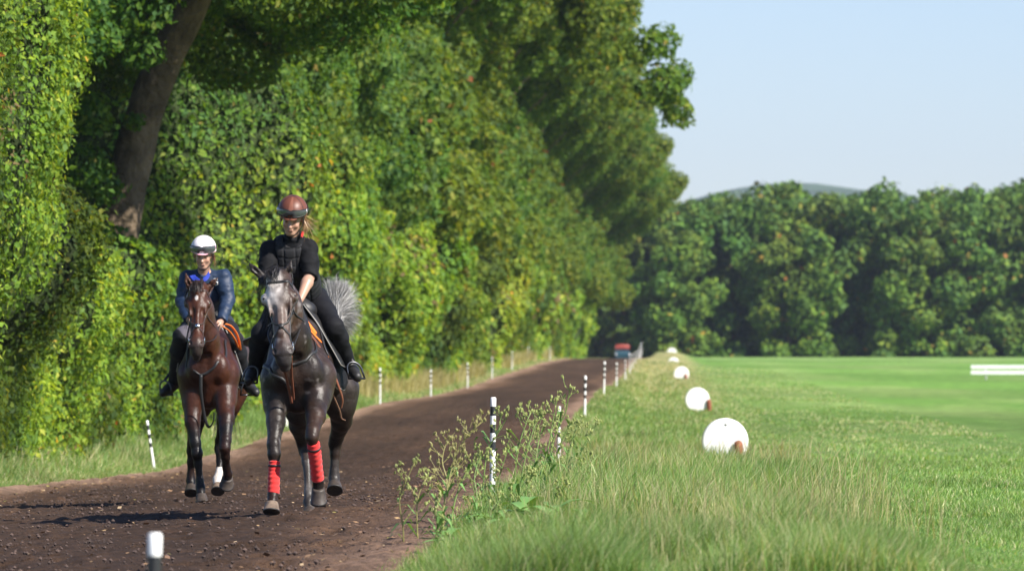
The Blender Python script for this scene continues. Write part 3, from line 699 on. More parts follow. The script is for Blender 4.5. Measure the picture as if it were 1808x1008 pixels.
# ------------------------------------------------------------------ weeds in the foreground (each its own plant)
M_weed = mat('weed', attr=True, rough=.55, spec=.3, trans=.2)
WGp = 'tall seeding weeds at the edge of the track'
GREEN = np.array([.21, .31, .09]); OLIVE = np.array([.32, .36, .12]); TAN = np.array([.33, .31, .12]); DG = np.array([.14, .27, .07])
def weed(stem_px, d, label, branches=14, col=GREEN, budcol=OLIVE, r0=.0045, leafy=0, seed=0, bushy=1., name='tall_weed'):
    r = np.random.default_rng(seed); P = curve([px(X, Y, d+.0*i) for i, (X, Y) in enumerate(stem_px)], 10); base = P[0].copy(); base[2] = min(base[2], float(ground_z(base[0], d))+.03)
    P = np.vstack([[P[0][0], P[0][1], min(P[0][2]-.02, float(ground_z(P[0][0], d))-.03)], P])
    P[:, 1] += .06*np.sin(np.linspace(0, 3, len(P))+seed)
    t = empty(name, base, label, 'weed', WGp)
    mb = MB(); mb.tube(P, np.linspace(r0, r0*.4, len(P)), 5)
    lf = MB(); H = P[-1][2]-P[0][2]
    def fin(m, nm, c):
        if not m.V: return
        n = m.n; cc = np.array(c)[None]*(.75+.5*r.random((n, 1))); m.build(nm, M_weed, t, col=cc, smooth=False)
    def budcluster(p, n=3, s=.0105):
        bud = MB()
        for _ in range(n):
            q = p+r.normal(size=3)*np.array([.014, .014, .012])*(0 if _ == 0 else .55); u = r.normal(size=3)*.4+np.array([0, 0, 1.]); u /= np.linalg.norm(u)
            e = np.array([-u[1], u[0], .1]); e /= np.linalg.norm(e); f = np.cross(u, e); L = s*(1.1+.6*r.random())
            bud.add([q-u*L, q+e*L*.45, q+f*L*.45, q-e*L*.45, q-f*L*.45, q+u*L], [(0, 2, 1), (0, 3, 2), (0, 4, 3), (0, 1, 4), (5, 1, 2), (5, 2, 3), (5, 3, 4), (5, 4, 1)])
        fin(bud, 'seed_head', budcol)
    budcluster(P[-1], 4)
    for k in range(branches):
        u = .32+.66*(k+r.random()*.8)/branches; i = int(u*(len(P)-1)); p = P[i]
        a = (r.random()*6.283); side = np.array([math.cos(a), .6*math.sin(a), 0])
        L = H*(.05+.15*(1-u)+.05*r.random())*bushy
        q1 = p+side*L*.35+np.array([0, 0, L*.35]); q2 = p+side*L*(.55+.3*r.random())+np.array([0, 0, L*(.85+.3*r.random())])
        B = curve([p, q1, q2], 4); mb.tube(B, np.linspace(r0*.45, r0*.2, len(B)), 4)
        budcluster(q2, 3+int(r.random()*3)); budcluster(q1, 1+int(2*r.random()))
        if r.random() < .7:
            q3 = q1+side*L*.35+np.array([.2*L*r.normal(), 0, L*.25]); mb.tube([q1, q3], r0*.25, 4); budcluster(q3, 2)
    for k in range(leafy):
        u = .02+.55*k/max(1, leafy); p = P[int(u*(len(P)-1))]; a = r.random()*6.283; sd_ = np.array([math.cos(a), .6*math.sin(a), 0]); L = .08+.11*r.random(); wv = np.cross(sd_, [0, 0, 1.])*L*.15
        pts = [p, p+sd_*L*.4+[0, 0, L*.45], p+sd_*L*.85+[0, 0, L*.45], p+sd_*L*1.15+[0, 0, L*.15]]
        ws = [.2, 1., .8, .05]; V = []
        for q, w_ in zip(pts, ws): V += [q-wv*w_, q+wv*w_]
        lf = MB(); lf.add(V, [(0, 1, 3, 2), (2, 3, 5, 4), (4, 5, 7, 6)]); fin(lf, 'leaf', DG)
    fin(mb, 'stem', col); 
weeds = [
 ([(713, 1000), (712, 935), (706, 880), (722, 838), (733, 815)], 34, 'thin reddish weed with few side shoots, leftmost of the weeds', 8, TAN*.8, OLIVE*.8, 3),
 ([(741, 990), (737, 930), (738, 880), (752, 846), (758, 845)], 34.5, 'short pale weed just right of the leftmost one', 7, TAN, OLIVE, 3),
 ([(777, 1005), (778, 940), (786, 880), (800, 820), (822, 772), (856, 741)], 35, 'branched tan weed leaning right, left of the nearest whole post', 24, TAN, TAN*.9, 6),
 ([(781, 960), (784, 900), (789, 850), (781, 815), (787, 785), (797, 772)], 36, 'twisted tan weed curling beside the branched one', 12, TAN, TAN*.9, 2),
 ([(796, 980), (800, 900), (820, 840), (845, 813), (862, 812), (880, 830)], 36, 'weed arching over toward the nearest whole post', 12, GREEN*1.1, OLIVE, 2),
 ([(852, 960), (852, 880), (860, 800), (876, 770), (892, 742), (895, 733)], 37, 'slender weed crossing behind the nearest whole post', 6, GREEN, OLIVE, 3),
 ([(864, 935), (872, 880), (885, 830), (898, 790)], 38, 'short green weed at the foot of the nearest whole post', 10, GREEN, OLIVE, 5),
 ([(906, 900), (910, 830), (918, 780), (930, 745), (937, 727)], 38, 'slim upright weed right of the nearest whole post', 9, GREEN, OLIVE, 2),
 ([(905, 960), (915, 890), (925, 820), (938, 770), (950, 740), (962, 742)], 37.5, 'bushy weed with drooping tip between the two nearest whole posts', 18, GREEN, OLIVE, 4),
 ([(915, 960), (928, 880), (945, 815), (952, 775), (960, 752)], 37, 'leafy weed between the two nearest whole posts', 14, GREEN, OLIVE*.9, 6),
 ([(930, 930), (952, 850), (968, 790), (978, 735), (984, 705)], 38, 'weed stem passing just left of the second whole post', 6, GREEN*1.1, OLIVE, 2),
 ([(938, 930), (960, 850), (980, 770), (998, 730), (1003, 705), (1007, 683)], 39, 'tallest weed, its tip above the second whole post', 7, GREEN*1.1, OLIVE, 2),
 ([(945, 925), (965, 850), (982, 805), (1000, 760), (1010, 745)], 39, 'weed leaning across the foot of the second whole post', 9, GREEN, OLIVE, 3),
 ([(985, 900), (995, 850), (1003, 805), (1014, 765), (1019, 745)], 40, 'weed right of the second whole post', 10, GREEN, OLIVE, 3),
 ([(1000, 890), (1012, 840), (1030, 790), (1045, 762), (1054, 748)], 41, 'airy weed farthest right at the verge', 8, GREEN, OLIVE, 2),
 ([(830, 990), (835, 930), (842, 880), (838, 840), (850, 800)], 35.5, 'upright green weed between the arching weed and the nearest whole post', 10, GREEN, OLIVE, 6),
 ([(895, 985), (900, 930), (915, 880), (932, 850), (944, 832)], 36, 'lower green weed in front of the bushy drooping weed', 12, GREEN, OLIVE, 7),
 ([(950, 975), (962, 930), (985, 880), (1003, 850)], 36, 'low leaning weed in the grass left of the airy weed', 9, GREEN*.9, OLIVE, 7),
 ([(760, 1008), (765, 970), (772, 930), (768, 900), (775, 880)], 33.5, 'short green weed in front of the branched tan weed', 8, GREEN, OLIVE, 6),
 ([(870, 1000), (868, 950), (875, 905), (885, 870)], 34.5, 'small leafy weed in front of the nearest whole post', 8, GREEN, OLIVE, 8),
 ([(1025, 905), (1032, 860), (1040, 825), (1058, 800)], 40, 'fine stemmed weed in the grass right of the second whole post', 7, GREEN, OLIVE, 4),
]
for i, (P, d, lab, nb, c1, c2, lf) in enumerate(weeds):
    weed(P, d, lab, nb, c1, c2, r0=.0062, leafy=int(lf*2.2)+(6 if i >= 5 else 0), seed=40+i)
# broad leaved docks low in the foreground
def dock(X, Y, d, label, n, L0, seed):
    r = np.random.default_rng(seed); L0 = L0*1.35; p = px(X, Y, d); p[2] = float(ground_z(p[0], d))+.03
    t = empty('broad_leaved_plant', p, label, 'plant', 'broad leaved plants at the foot of the weeds'); mb = MB()
    for k in range(n):
        a = 6.283*k/n+.5*r.random(); sd_ = np.array([math.cos(a), math.sin(a), 0]); L = L0*(.7+.5*r.random()); up = .35+.9*r.random(); w_ = np.cross(sd_, [0, 0, 1.])*L*.15
        V = []; m = 7
        for i in range(m):
            u = i/(m-1); q = p+sd_*L*(u*.85)+np.array([0, 0, L*(up*u-.75*u*u*up)]); ww = w_*math.sin(math.pi*min(1, .08+u*.92))**.7*(1+.12*math.sin(u*17+k))
            V += [q-ww+[0, 0, .15*np.linalg.norm(ww)], q, q+ww+[0, 0, .15*np.linalg.norm(ww)]]
        mb = MB(); mb.add(V, [(3*i+j, 3*i+j+1, 3*i+4+j, 3*i+3+j) for i in range(m-1) for j in (0, 1)])
        cc = np.array([.15, .29, .075])[None]*(.8+.4*r.random((mb.n, 1))); mb.build('leaf', M_weed, t, col=cc)
for i, (X, Y, d, n, L0, lab) in enumerate([(900, 935, 38.2, 12, .20, 'leafy green clump at the foot of the nearest whole post'), (955, 950, 35, 9, .28, 'broad leaved plant among the lower weeds'),
    (1000, 975, 33.5, 8, .26, 'broad leaved plant farthest right in the grass'), (820, 985, 33, 8, .22, 'pale broad leaved plant at the bottom of the branched weed'), (910, 895, 40, 11, .16, 'small crinkled leafy plant right of the nearest whole post'),
    (880, 965, 35.5, 10, .24, 'leafy plant below the nearest whole post, left of the broad leaved one'), (935, 905, 38.5, 12, .20, 'leafy clump under the bushy drooping weed'), (965, 925, 37, 10, .22, 'leafy clump right below the second whole post'),
    (845, 940, 36.5, 9, .18, 'small leafy plant just left of the nearest whole post'), (1020, 930, 37.5, 9, .20, 'leafy plant in the grass below the airy weed'), (930, 985, 33, 9, .26, 'large leafy plant at the bottom edge among the weeds'), (790, 965, 34.5, 8, .15, 'small leafy plant at the foot of the twisted weed'), (980, 880, 40, 10, .17, 'leafy tuft in front of the second whole post')]):
    dock(X, Y, d, lab, n, L0, 90+i)
# ------------------------------------------------------------------ implicit surface modelling
def _n(v): v = np.asarray(v, float); return v/(np.linalg.norm(v)+1e-12)
class Field:
    def __init__(s, lo, hi, h):
        s.lo = np.array(lo, float); s.h = h; s.n = np.ceil((np.array(hi)-s.lo)/h).astype(int)+1
        s.A = np.full(s.n, .5, np.float32)
    def region(s, lo, hi):
        a = np.clip(np.floor((lo-s.lo)/s.h).astype(int), 0, s.n-1); b = np.clip(np.ceil((hi-s.lo)/s.h).astype(int)+1, 1, s.n)
        if np.any(b <= a): return None, None
        g = [s.lo[i]+s.h*np.arange(a[i], b[i]) for i in range(3)]
        P = np.stack(np.meshgrid(*g, indexing='ij'), -1)
        return tuple(slice(a[i], b[i]) for i in range(3)), P
    def _mix(s, sl, d, k, sub):
        a = s.A[sl]
        if sub:
            if k > 0:
                h = np.clip(.5-.5*(a+d)/k, 0, 1); s.A[sl] = a*(1-h)+(-d)*h+k*h*(1-h)
            else: s.A[sl] = np.maximum(a, -d)
        else:
            if k > 0:
                h = np.clip(.5+.5*(a-d)/k, 0, 1); s.A[sl] = a*(1-h)+d*h-k*h*(1-h)
            else: s.A[sl] = np.minimum(a, d)
    def cap(s, a, b, ra, rb, k=.03, w=None, sc=1., sub=False):
        """round cone a->b. w: axis along which the section is scaled by sc"""
        a = np.asarray(a, float); b = np.asarray(b, float); R_ = max(ra, rb)*max(1, sc)+k+3*s.h
        sl, P = s.region(np.minimum(a, b)-R_, np.maximum(a, b)+R_)
        if sl is None: return
        ba = b-a; L2 = ba@ba+1e-12; q = P-a; t = np.clip(q@ba/L2, 0, 1); q = q-t[..., None]*ba
        if w is not None:
            w = _n(w); c = q@w; q = q+(c*(1/sc-1))[..., None]*w
        d = np.sqrt((q*q).sum(-1))-(ra+(rb-ra)*t)
        if sc < 1: d = d*(.5+.5*sc)
        s._mix(sl, d.astype(np.float32), k, sub)
    def chain(s, pts, k=.03, w=None, sc=1.):
        for (a, ra), (b, rb) in zip(pts[:-1], pts[1:]): s.cap(a, b, ra, rb, k, w, sc)
    def ell(s, c, r, k=.03, M=None, sub=False):
        """ellipsoid, radii r along rows of M"""
        c = np.asarray(c, float); r = np.asarray(r, float); R_ = r.max()+k+3*s.h
        sl, P = s.region(c-R_, c+R_)
        if sl is None: return
        q = P-c
        if M is not None: q = q@np.asarray(M).T
        l0 = np.sqrt(((q/r)**2).sum(-1)); l1 = np.sqrt(((q/(r*r))**2).sum(-1))+1e-9
        s._mix(sl, (l0*(l0-1)/l1).astype(np.float32), k, sub)
    def cut(s, p, n, R_=10., k=0):
        """remove everything on the +n side of plane, within R_ of p"""
        p = np.asarray(p, float); n = _n(n); sl, P = s.region(p-R_, p+R_)
        if sl is None: return
        d = ((P-p)@n).astype(np.float32); ins = ((P-p)**2).sum(-1) < R_*R_
        s.A[sl] = np.where(ins, np.maximum(s.A[sl], d), s.A[sl])
    def noise(s, amp, sx, sy, sz, seed=0, o=2):
        m = np.abs(s.A) < amp*2+3*s.h; i = np.argwhere(m); P = s.lo+s.h*i
        s.A[m] += (amp*fbm(P[:, 0]*sx+seed, P[:, 1]*sy, P[:, 2]*sz, o)).astype(np.float32)
    def mesh(s):
        A = s.A; ins = A < 0; nx, ny, nz = A.shape
        c = np.zeros((nx-1, ny-1, nz-1), np.int8); cor = [(i, j, k) for i in (0, 1) for j in (0, 1) for k in (0, 1)]
        for (i, j, k) in cor: c += ins[i:nx-1+i, j:ny-1+j, k:nz-1+k]
        act = (c > 0) & (c < 8); I = np.argwhere(act); idx = np.full(act.shape, -1, np.int32); idx[act] = np.arange(len(I))
        acc = np.zeros((len(I), 3)); cnt = np.zeros(len(I))
        val = {q: A[I[:, 0]+q[0], I[:, 1]+q[1], I[:, 2]+q[2]] for q in cor}
        for a in cor:
            for ax in range(3):
                if a[ax]: continue
                b = list(a); b[ax] = 1; b = tuple(b); va, vb = val[a], val[b]; m = (va < 0) != (vb < 0)
                t = va[m]/(va[m]-vb[m]); p = np.repeat(np.array(a, float)[None], m.sum(), 0); p[:, ax] += t; acc[m] += p; cnt[m] += 1
        V = s.lo+s.h*(I+acc/cnt[:, None]); Fs = []
        for ax in range(3):
            o1, o2 = [(1, 2), (2, 0), (0, 1)][ax]
            sh = [slice(None)]*3; sa = list(sh); sb = list(sh); sa[ax] = slice(0, -1); sb[ax] = slice(1, None)
            ia, ib = ins[tuple(sa)], ins[tuple(sb)]; E = np.argwhere(ia != ib)
            ok = (E[:, o1] > 0) & (E[:, o2] > 0) & (E[:, o1] < A.shape[o1]-1) & (E[:, o2] < A.shape[o2]-1); E = E[ok]
            e1 = np.zeros(3, int); e1[o1] = 1; e2 = np.zeros(3, int); e2[o2] = 1
            g = lambda Q: idx[Q[:, 0], Q[:, 1], Q[:, 2]]
            q = np.stack([g(E-e1-e2), g(E-e2), g(E), g(E-e1)], -1); fl = ~ia[E[:, 0], E[:, 1], E[:, 2]]
            q[fl] = q[fl][:, ::-1]; Fs.append(q)
        Fq = np.concatenate(Fs); Fq = Fq[(Fq >= 0).all(1)]
        return V, Fq
    def build(s, name, m, parent, colf=None):
        V, Fq = s.mesh(); return mk(name, V, [Fq], m, parent, col=None if colf is None else colf(V), smooth=True)
def fieldfor(pts, pad, h):
    P = np.array([np.asarray(p, float) for p in pts]); return Field(P.min(0)-pad, P.max(0)+pad, h)
# ------------------------------------------------------------------ materials
M_hair = mat('mane_hair', attr=True, rough=.45, spec=.5)
M_leather = mat('black_leather', (.016, .015, .015), .50, .5, noise=(14, .25), bump=(60, .2, .003))
M_brownleather = mat('brown_leather', (.16, .055, .03), .45, .5, noise=(10, .25))
M_orange = mat('orange_webbing', (.80, .20, .03), .6, .3)
M_steel = mat('steel', (.55, .55, .56), .22, .5, metal=1)
M_dsteel = mat('dark_steel', (.10, .10, .11), .35, .5, metal=1)
M_skin = mat('skin', (.62, .33, .23), .5, .4, noise=(20, .06))
M_red = mat('red_bandage', (.60, .028, .025), .8, .2, noise=(14, .15), bump=(70, .4, .004), sheen=.3)
M_blackcloth = mat('black_cloth', (.0085, .0085, .010), .8, .15, noise=(9, .2), bump=(120, .3, .002))
M_eye = mat('eye', (.008, .006, .005), .06, .6)
def coat_mat(name, rough=.40):
    return mat(name, attr=True, rough=rough, spec=.24, coat=.0, bump=(38, .45, .010), noise=(22, .25))
# ------------------------------------------------------------------ horse
def strand_mesh(roots, tips, ctrl, n, r, wd, seed, seg=8, spread=.02):
    """hair: many thin flat strands that follow the control curve; roots/tips give offsets"""
    rr = np.random.default_rng(seed); V = []; Fs = []; b = 0
    for i in range(n):
        a = rr.normal(size=3)*spread; t = rr.random(); L = .7+.45*rr.random()
        g1 = rr.normal(size=3)*r; g2 = rr.normal(size=3)*r*.35
        P = [c+a*(.4+.8*k)+g1*k+g2*k*k*.5 for k, c in enumerate(ctrl)]
        P = curve(P, 4); k = max(4, int(len(P)*min(1, L))); P = P[:k]
        T = np.gradient(P, axis=0); T /= np.linalg.norm(T, axis=1)[:, None]+1e-9; s_ = _n(rr.normal(size=3))
        W = np.cross(T, s_); W /= np.linalg.norm(W, axis=1)[:, None]+1e-9; q = wd*np.linspace(1, .15, k)[:, None]
        V.append(np.stack([P-W*q, P+W*q], 1).reshape(-1, 3))
        j = np.arange(k-1)*2+b; Fs.append(np.stack([j, j+1, j+3, j+2], -1)); b += 2*k
    return np.concatenate(V), np.concatenate(Fs)
def hoof(root, a, b, front, Mh, r=.056):
    """a: coronet centre, b: sole centre"""
    a, b = np.asarray(a, float), np.asarray(b, float); ax = _n(b-a); f = _n(np.asarray(front)-ax*(np.asarray(front)@ax)); sd_ = np.cross(ax, f); L = np.linalg.norm(b-a)
    n = 20; V = []; prof = [(0, .0), (-.004, .75), (0, .84), (.10, .90), (.86, 1.12), (.88, 1.17), (1.0, 1.18), (1.0, .9), (.93, .0)]
    for (u, q) in prof:
        for j in range(n):
            t = 2*math.pi*j/n; e = r*q*(1.0+.10*max(0, math.cos(t))); V.append(a+ax*L*u+f*(e*math.cos(t)+.35*L*max(u, 0)*.45)+sd_*e*.93*math.sin(t))
    mb = MB(); k = len(prof)
    for i in range(k-1):
        mb.F += [(i*n+j, i*n+(j+1) % n, (i+1)*n+(j+1) % n, (i+1)*n+j) for j in range(n)]; mb.M += [1 if i >= 4 else 0]*n
    mb.V = [np.array(V)]; mb.n = len(V)
    h = mb.build('hoof', Mh, root); return h
def horse(J, d0, spec, root, colf, Mcoat, h=.0095):
    G = lambda t: (J(t[0], t[1], t[2]))
    def ch(key): return [(G(t), t[3]) for t in spec[key]]
    allp = [p for k in spec if isinstance(spec[k], list) and k not in ('fl_', ) and len(spec[k]) and len(spec[k][0]) == 4 for p, _ in ch(k)]
    f = fieldfor(allp, .38, h)
    f.chain(ch('barrel'), .10)
    for key in ('withers', 'croup'): f.chain(ch(key), .10)
    f.chain(ch('shoulder_l'), .07); f.chain(ch('shoulder_r'), .07); f.chain(ch('breast'), .06)
    f.chain(ch('thigh_l'), .08, None); f.chain(ch('thigh_r'), .08, None)
    ax = np.array([1, 0, 0.])
    f.chain(ch('neck'), .08, ax, .72)
    for key in ('fore_l', 'fore_r', 'hind_l', 'hind_r'):
        P = ch(key); f.chain(P, .025)
    # knees and hocks are bony: add caps
    for key in ('fore_l', 'fore_r'):
        P = ch(key); f.ell(P[spec['knee_i']][0], np.array([.040, .042, .052]), .015)
        f.ell(P[1][0]+np.array([0, .0, .03]), np.array([.075, .10, .11]), .05)
    for key in ('hind_l', 'hind_r'):
        P = ch(key); q = P[spec['hock_i']][0]; f.ell(q+np.array([0, .035, .03]), np.array([.028, .04, .05]), .02)
    # muscle relief on the chest
    cb = ch('breast')[0][0]
    f.cap(cb+np.array([0, -.16, .16]), cb+np.array([0, -.155, -.06]), .022, .014, .05, sub=True)
    for sx in (-1, 1):
        f.ell(cb+np.array([sx*.105, -.05, .05]), np.array([.085, .085, .13]), .035)
    # ---- head
    hw = spec.get('head_w', 1.); H = ch('head'); poll, fore, mid, nose, muz = [p for p, _ in H]; yaw = spec['head_yaw']
    up = _n(poll-muz); fr = np.array([math.sin(yaw), -math.cos(yaw), 0.]); fr = _n(fr-up*(fr@up)); sd_ = np.cross(up, fr); sd_ = _n(sd_)   # sd_: towards image right?
    if sd_[0] < 0: sd_ = -sd_
    M = np.stack([sd_, fr, up]); L = np.linalg.norm(poll-muz)
    def hp(u, fwd=0., s_=0.): return poll+(muz-poll)*u+fr*fwd+sd_*s_
    f.ell(hp(.06, -.03), np.array([.072*hw, .085, .09]), .05, M)
    f.ell(hp(.28, -.005), np.array([.082*hw, .088, .155]), .04, M)                # cranium / forehead
    f.ell(hp(.36, -.12), np.array([.066*hw, .105, .15]), .05, M)                  # jaw and cheeks
    f.ell(hp(.60, .0), np.array([.050*hw, .062, .22]), .045, M)                   # nasal bone
    f.ell(hp(.68, -.075), np.array([.040*hw, .045, .18]), .04, M)                 # lower jaw
    f.ell(hp(.90, .005), np.array([.057*hw, .062, .085]), .04, M)                 # muzzle
    f.ell(hp(1.0, -.03), np.array([.044*hw, .050, .050]), .03, M)                 # lips
    f.ell(hp(1.04, -.075), np.array([.030*hw, .032, .034]), .02, M)               # chin
    for sg in (-1, 1):
        f.ell(hp(.285, .005, sg*hw*.082), np.array([.026*hw, .034, .042]), .022, M)  # orbit
        f.cap(hp(.34, .04, sg*hw*.066), hp(.62, .045, sg*hw*.046), .012, .010, .025) # facial crest
        f.cap(hp(.44, .055, sg*hw*.036), hp(.70, .045, sg*hw*.038), .010, .008, .03, sub=True)
        f.ell(hp(.30, .030, sg*hw*.107), np.array([.010*hw, .020, .014]), .012, M, sub=True)
        f.ell(hp(.93, .030, sg*hw*.040), np.array([.022*hw, .026, .034]), .014, M)   # nostril rim
        f.ell(hp(.935, .052, sg*hw*.046), np.array([.011*hw, .018, .021]), .006, M, sub=True)
        f.ell(hp(.17, .055, sg*hw*.042), np.array([.022*hw, .018, .03]), .02, M)     # temple
    f.cap(hp(1.0, .04, -.05), hp(1.0, .04, .05), .004, .004, .010, sub=True)
    # ears
    for e in ('ear_l', 'ear_r'):
        E = ch(e); a, b, c = E[0][0], E[1][0], E[2][0]; ef = _n(fr+spec['ear_turn']*sd_*(1 if e == 'ear_r' else -1)); w_ = ef
        f.cap(a, b, .030, .027, .012, w_, .62); f.cap(b, c, .027, .006, .008, w_, .62)
        f.cap(a+ef*.026+(b-a)*.35, b+ef*.026, .012, .015, .004, sub=True); f.cap(b+ef*.026, b+(c-b)*.7+ef*.014, .015, .004, .004, sub=True)
    f.noise(.006, 6, 6, 6, d0)
    body = f.build('body', Mcoat, root, lambda V: colf(V, dict(up=up, fr=fr, sd=sd_, poll=poll, muz=muz, L=L, M=M)))
    # eyes
    for sg in (-1, 1):
        c = hp(.295, .020, sg*.083*hw); mb = MB()
        V, Fq = [], []
        e = Field(c-.04, c+.04, .004); e.ell(c, np.array([.017, .018, .017]), 0, M); e.build('eye', M_eye, root)
    V = np.array([v.co for v in body.data.vertices])+np.array(body['_o']); bvh = BVHTree.FromPolygons([tuple(v) for v in V], [tuple(p.vertices) for p in body.data.polygons])
    return body, bvh, hp, M
def ring_on(bvh, c, ax1, ax2, off, n=30, a0=0., a1=2*math.pi, Rr=.4):
    """points round centre c in plane ax1/ax2 on the surface, pushed out by off"""
    out = []
    for i in range(n):
        t = a0+(a1-a0)*i/(n-1); d = math.cos(t)*ax1+math.sin(t)*ax2; loc = bvh.ray_cast(Vector(c+d*Rr), Vector(-d), Rr*1.2)[0]
        if loc is None: continue
        out.append(np.array(loc)+d*off)
    return np.array(out)
def onto(bvh, P, off, c):
    out = []
    for p in P:
        p = np.asarray(p, float); loc, nr, _, _ = bvh.find_nearest(Vector(p)); n = np.array(nr); 
        out.append(np.array(loc)+n*off)
    return np.array(out)
def strap(mb, P, wd, th, nrm_c=None, m=0):
    """flat strap along P; its flat side faces away from nrm_c"""
    P = np.asarray(P, float); k = len(P); T = np.gradient(P, axis=0); T /= np.linalg.norm(T, axis=1)[:, None]+1e-9; V = []
    for i in range(k):
        o = _n(P[i]-nrm_c) if nrm_c is not None and np.ndim(nrm_c) == 1 else (_n(nrm_c[i]) if nrm_c is not None else np.array([0, -1., 0]))
        w_ = _n(np.cross(T[i], o)); o = _n(np.cross(w_, T[i]))
        V += [P[i]-w_*wd/2-o*th/2, P[i]+w_*wd/2-o*th/2, P[i]+w_*wd/2+o*th/2, P[i]-w_*wd/2+o*th/2]
    Fs = [(4*i+j, 4*i+(j+1) % 4, 4*i+4+(j+1) % 4, 4*i+4+j) for i in range(k-1) for j in range(4)]+[(3, 2, 1, 0), (4*k-4, 4*k-3, 4*k-2, 4*k-1)]
    mb.add(V, Fs, m)
def sheet(name, rows, th, m, root, edge=None):
    """thick sheet from rows of points (list of curves)"""
    A = np.array([curve(r_, 6) for r_ in rows]); A = np.array([curve(A[:, j], 5) for j in range(A.shape[1])]).transpose(1, 0, 2)
    a, b = A.shape[:2]; du = np.gradient(A, axis=0); dv = np.gradient(A, axis=1); N_ = np.cross(du, dv); N_ /= np.linalg.norm(N_, axis=2)[..., None]+1e-9
    V = np.concatenate([(A+N_*th/2).reshape(-1, 3), (A-N_*th/2).reshape(-1, 3)]); i = np.arange(a*b).reshape(a, b); o = a*b
    q = np.stack([i[:-1, :-1], i[1:, :-1], i[1:, 1:], i[:-1, 1:]], -1).reshape(-1, 4)
    Fs = [tuple(x) for x in q]+[tuple(x[::-1]+o) for x in q]
    bd = list(i[0, :])+list(i[1:, -1])+list(i[-1, -2::-1])+list(i[-2:0:-1, 0])
    Fs += [(bd[k], bd[(k+1) % len(bd)], bd[(k+1) % len(bd)]+o, bd[k]+o) for k in range(len(bd))]
    mb = MB(); mb.add(V, Fs); ob = mb.build(name, m, root)
    if edge is not None:
        e = MB(); B = A.reshape(-1, 3)[bd]; e.tube(np.vstack([B, B[:1]]), edge[1], 6); e.build('piping', edge[0], ob)
    return ob
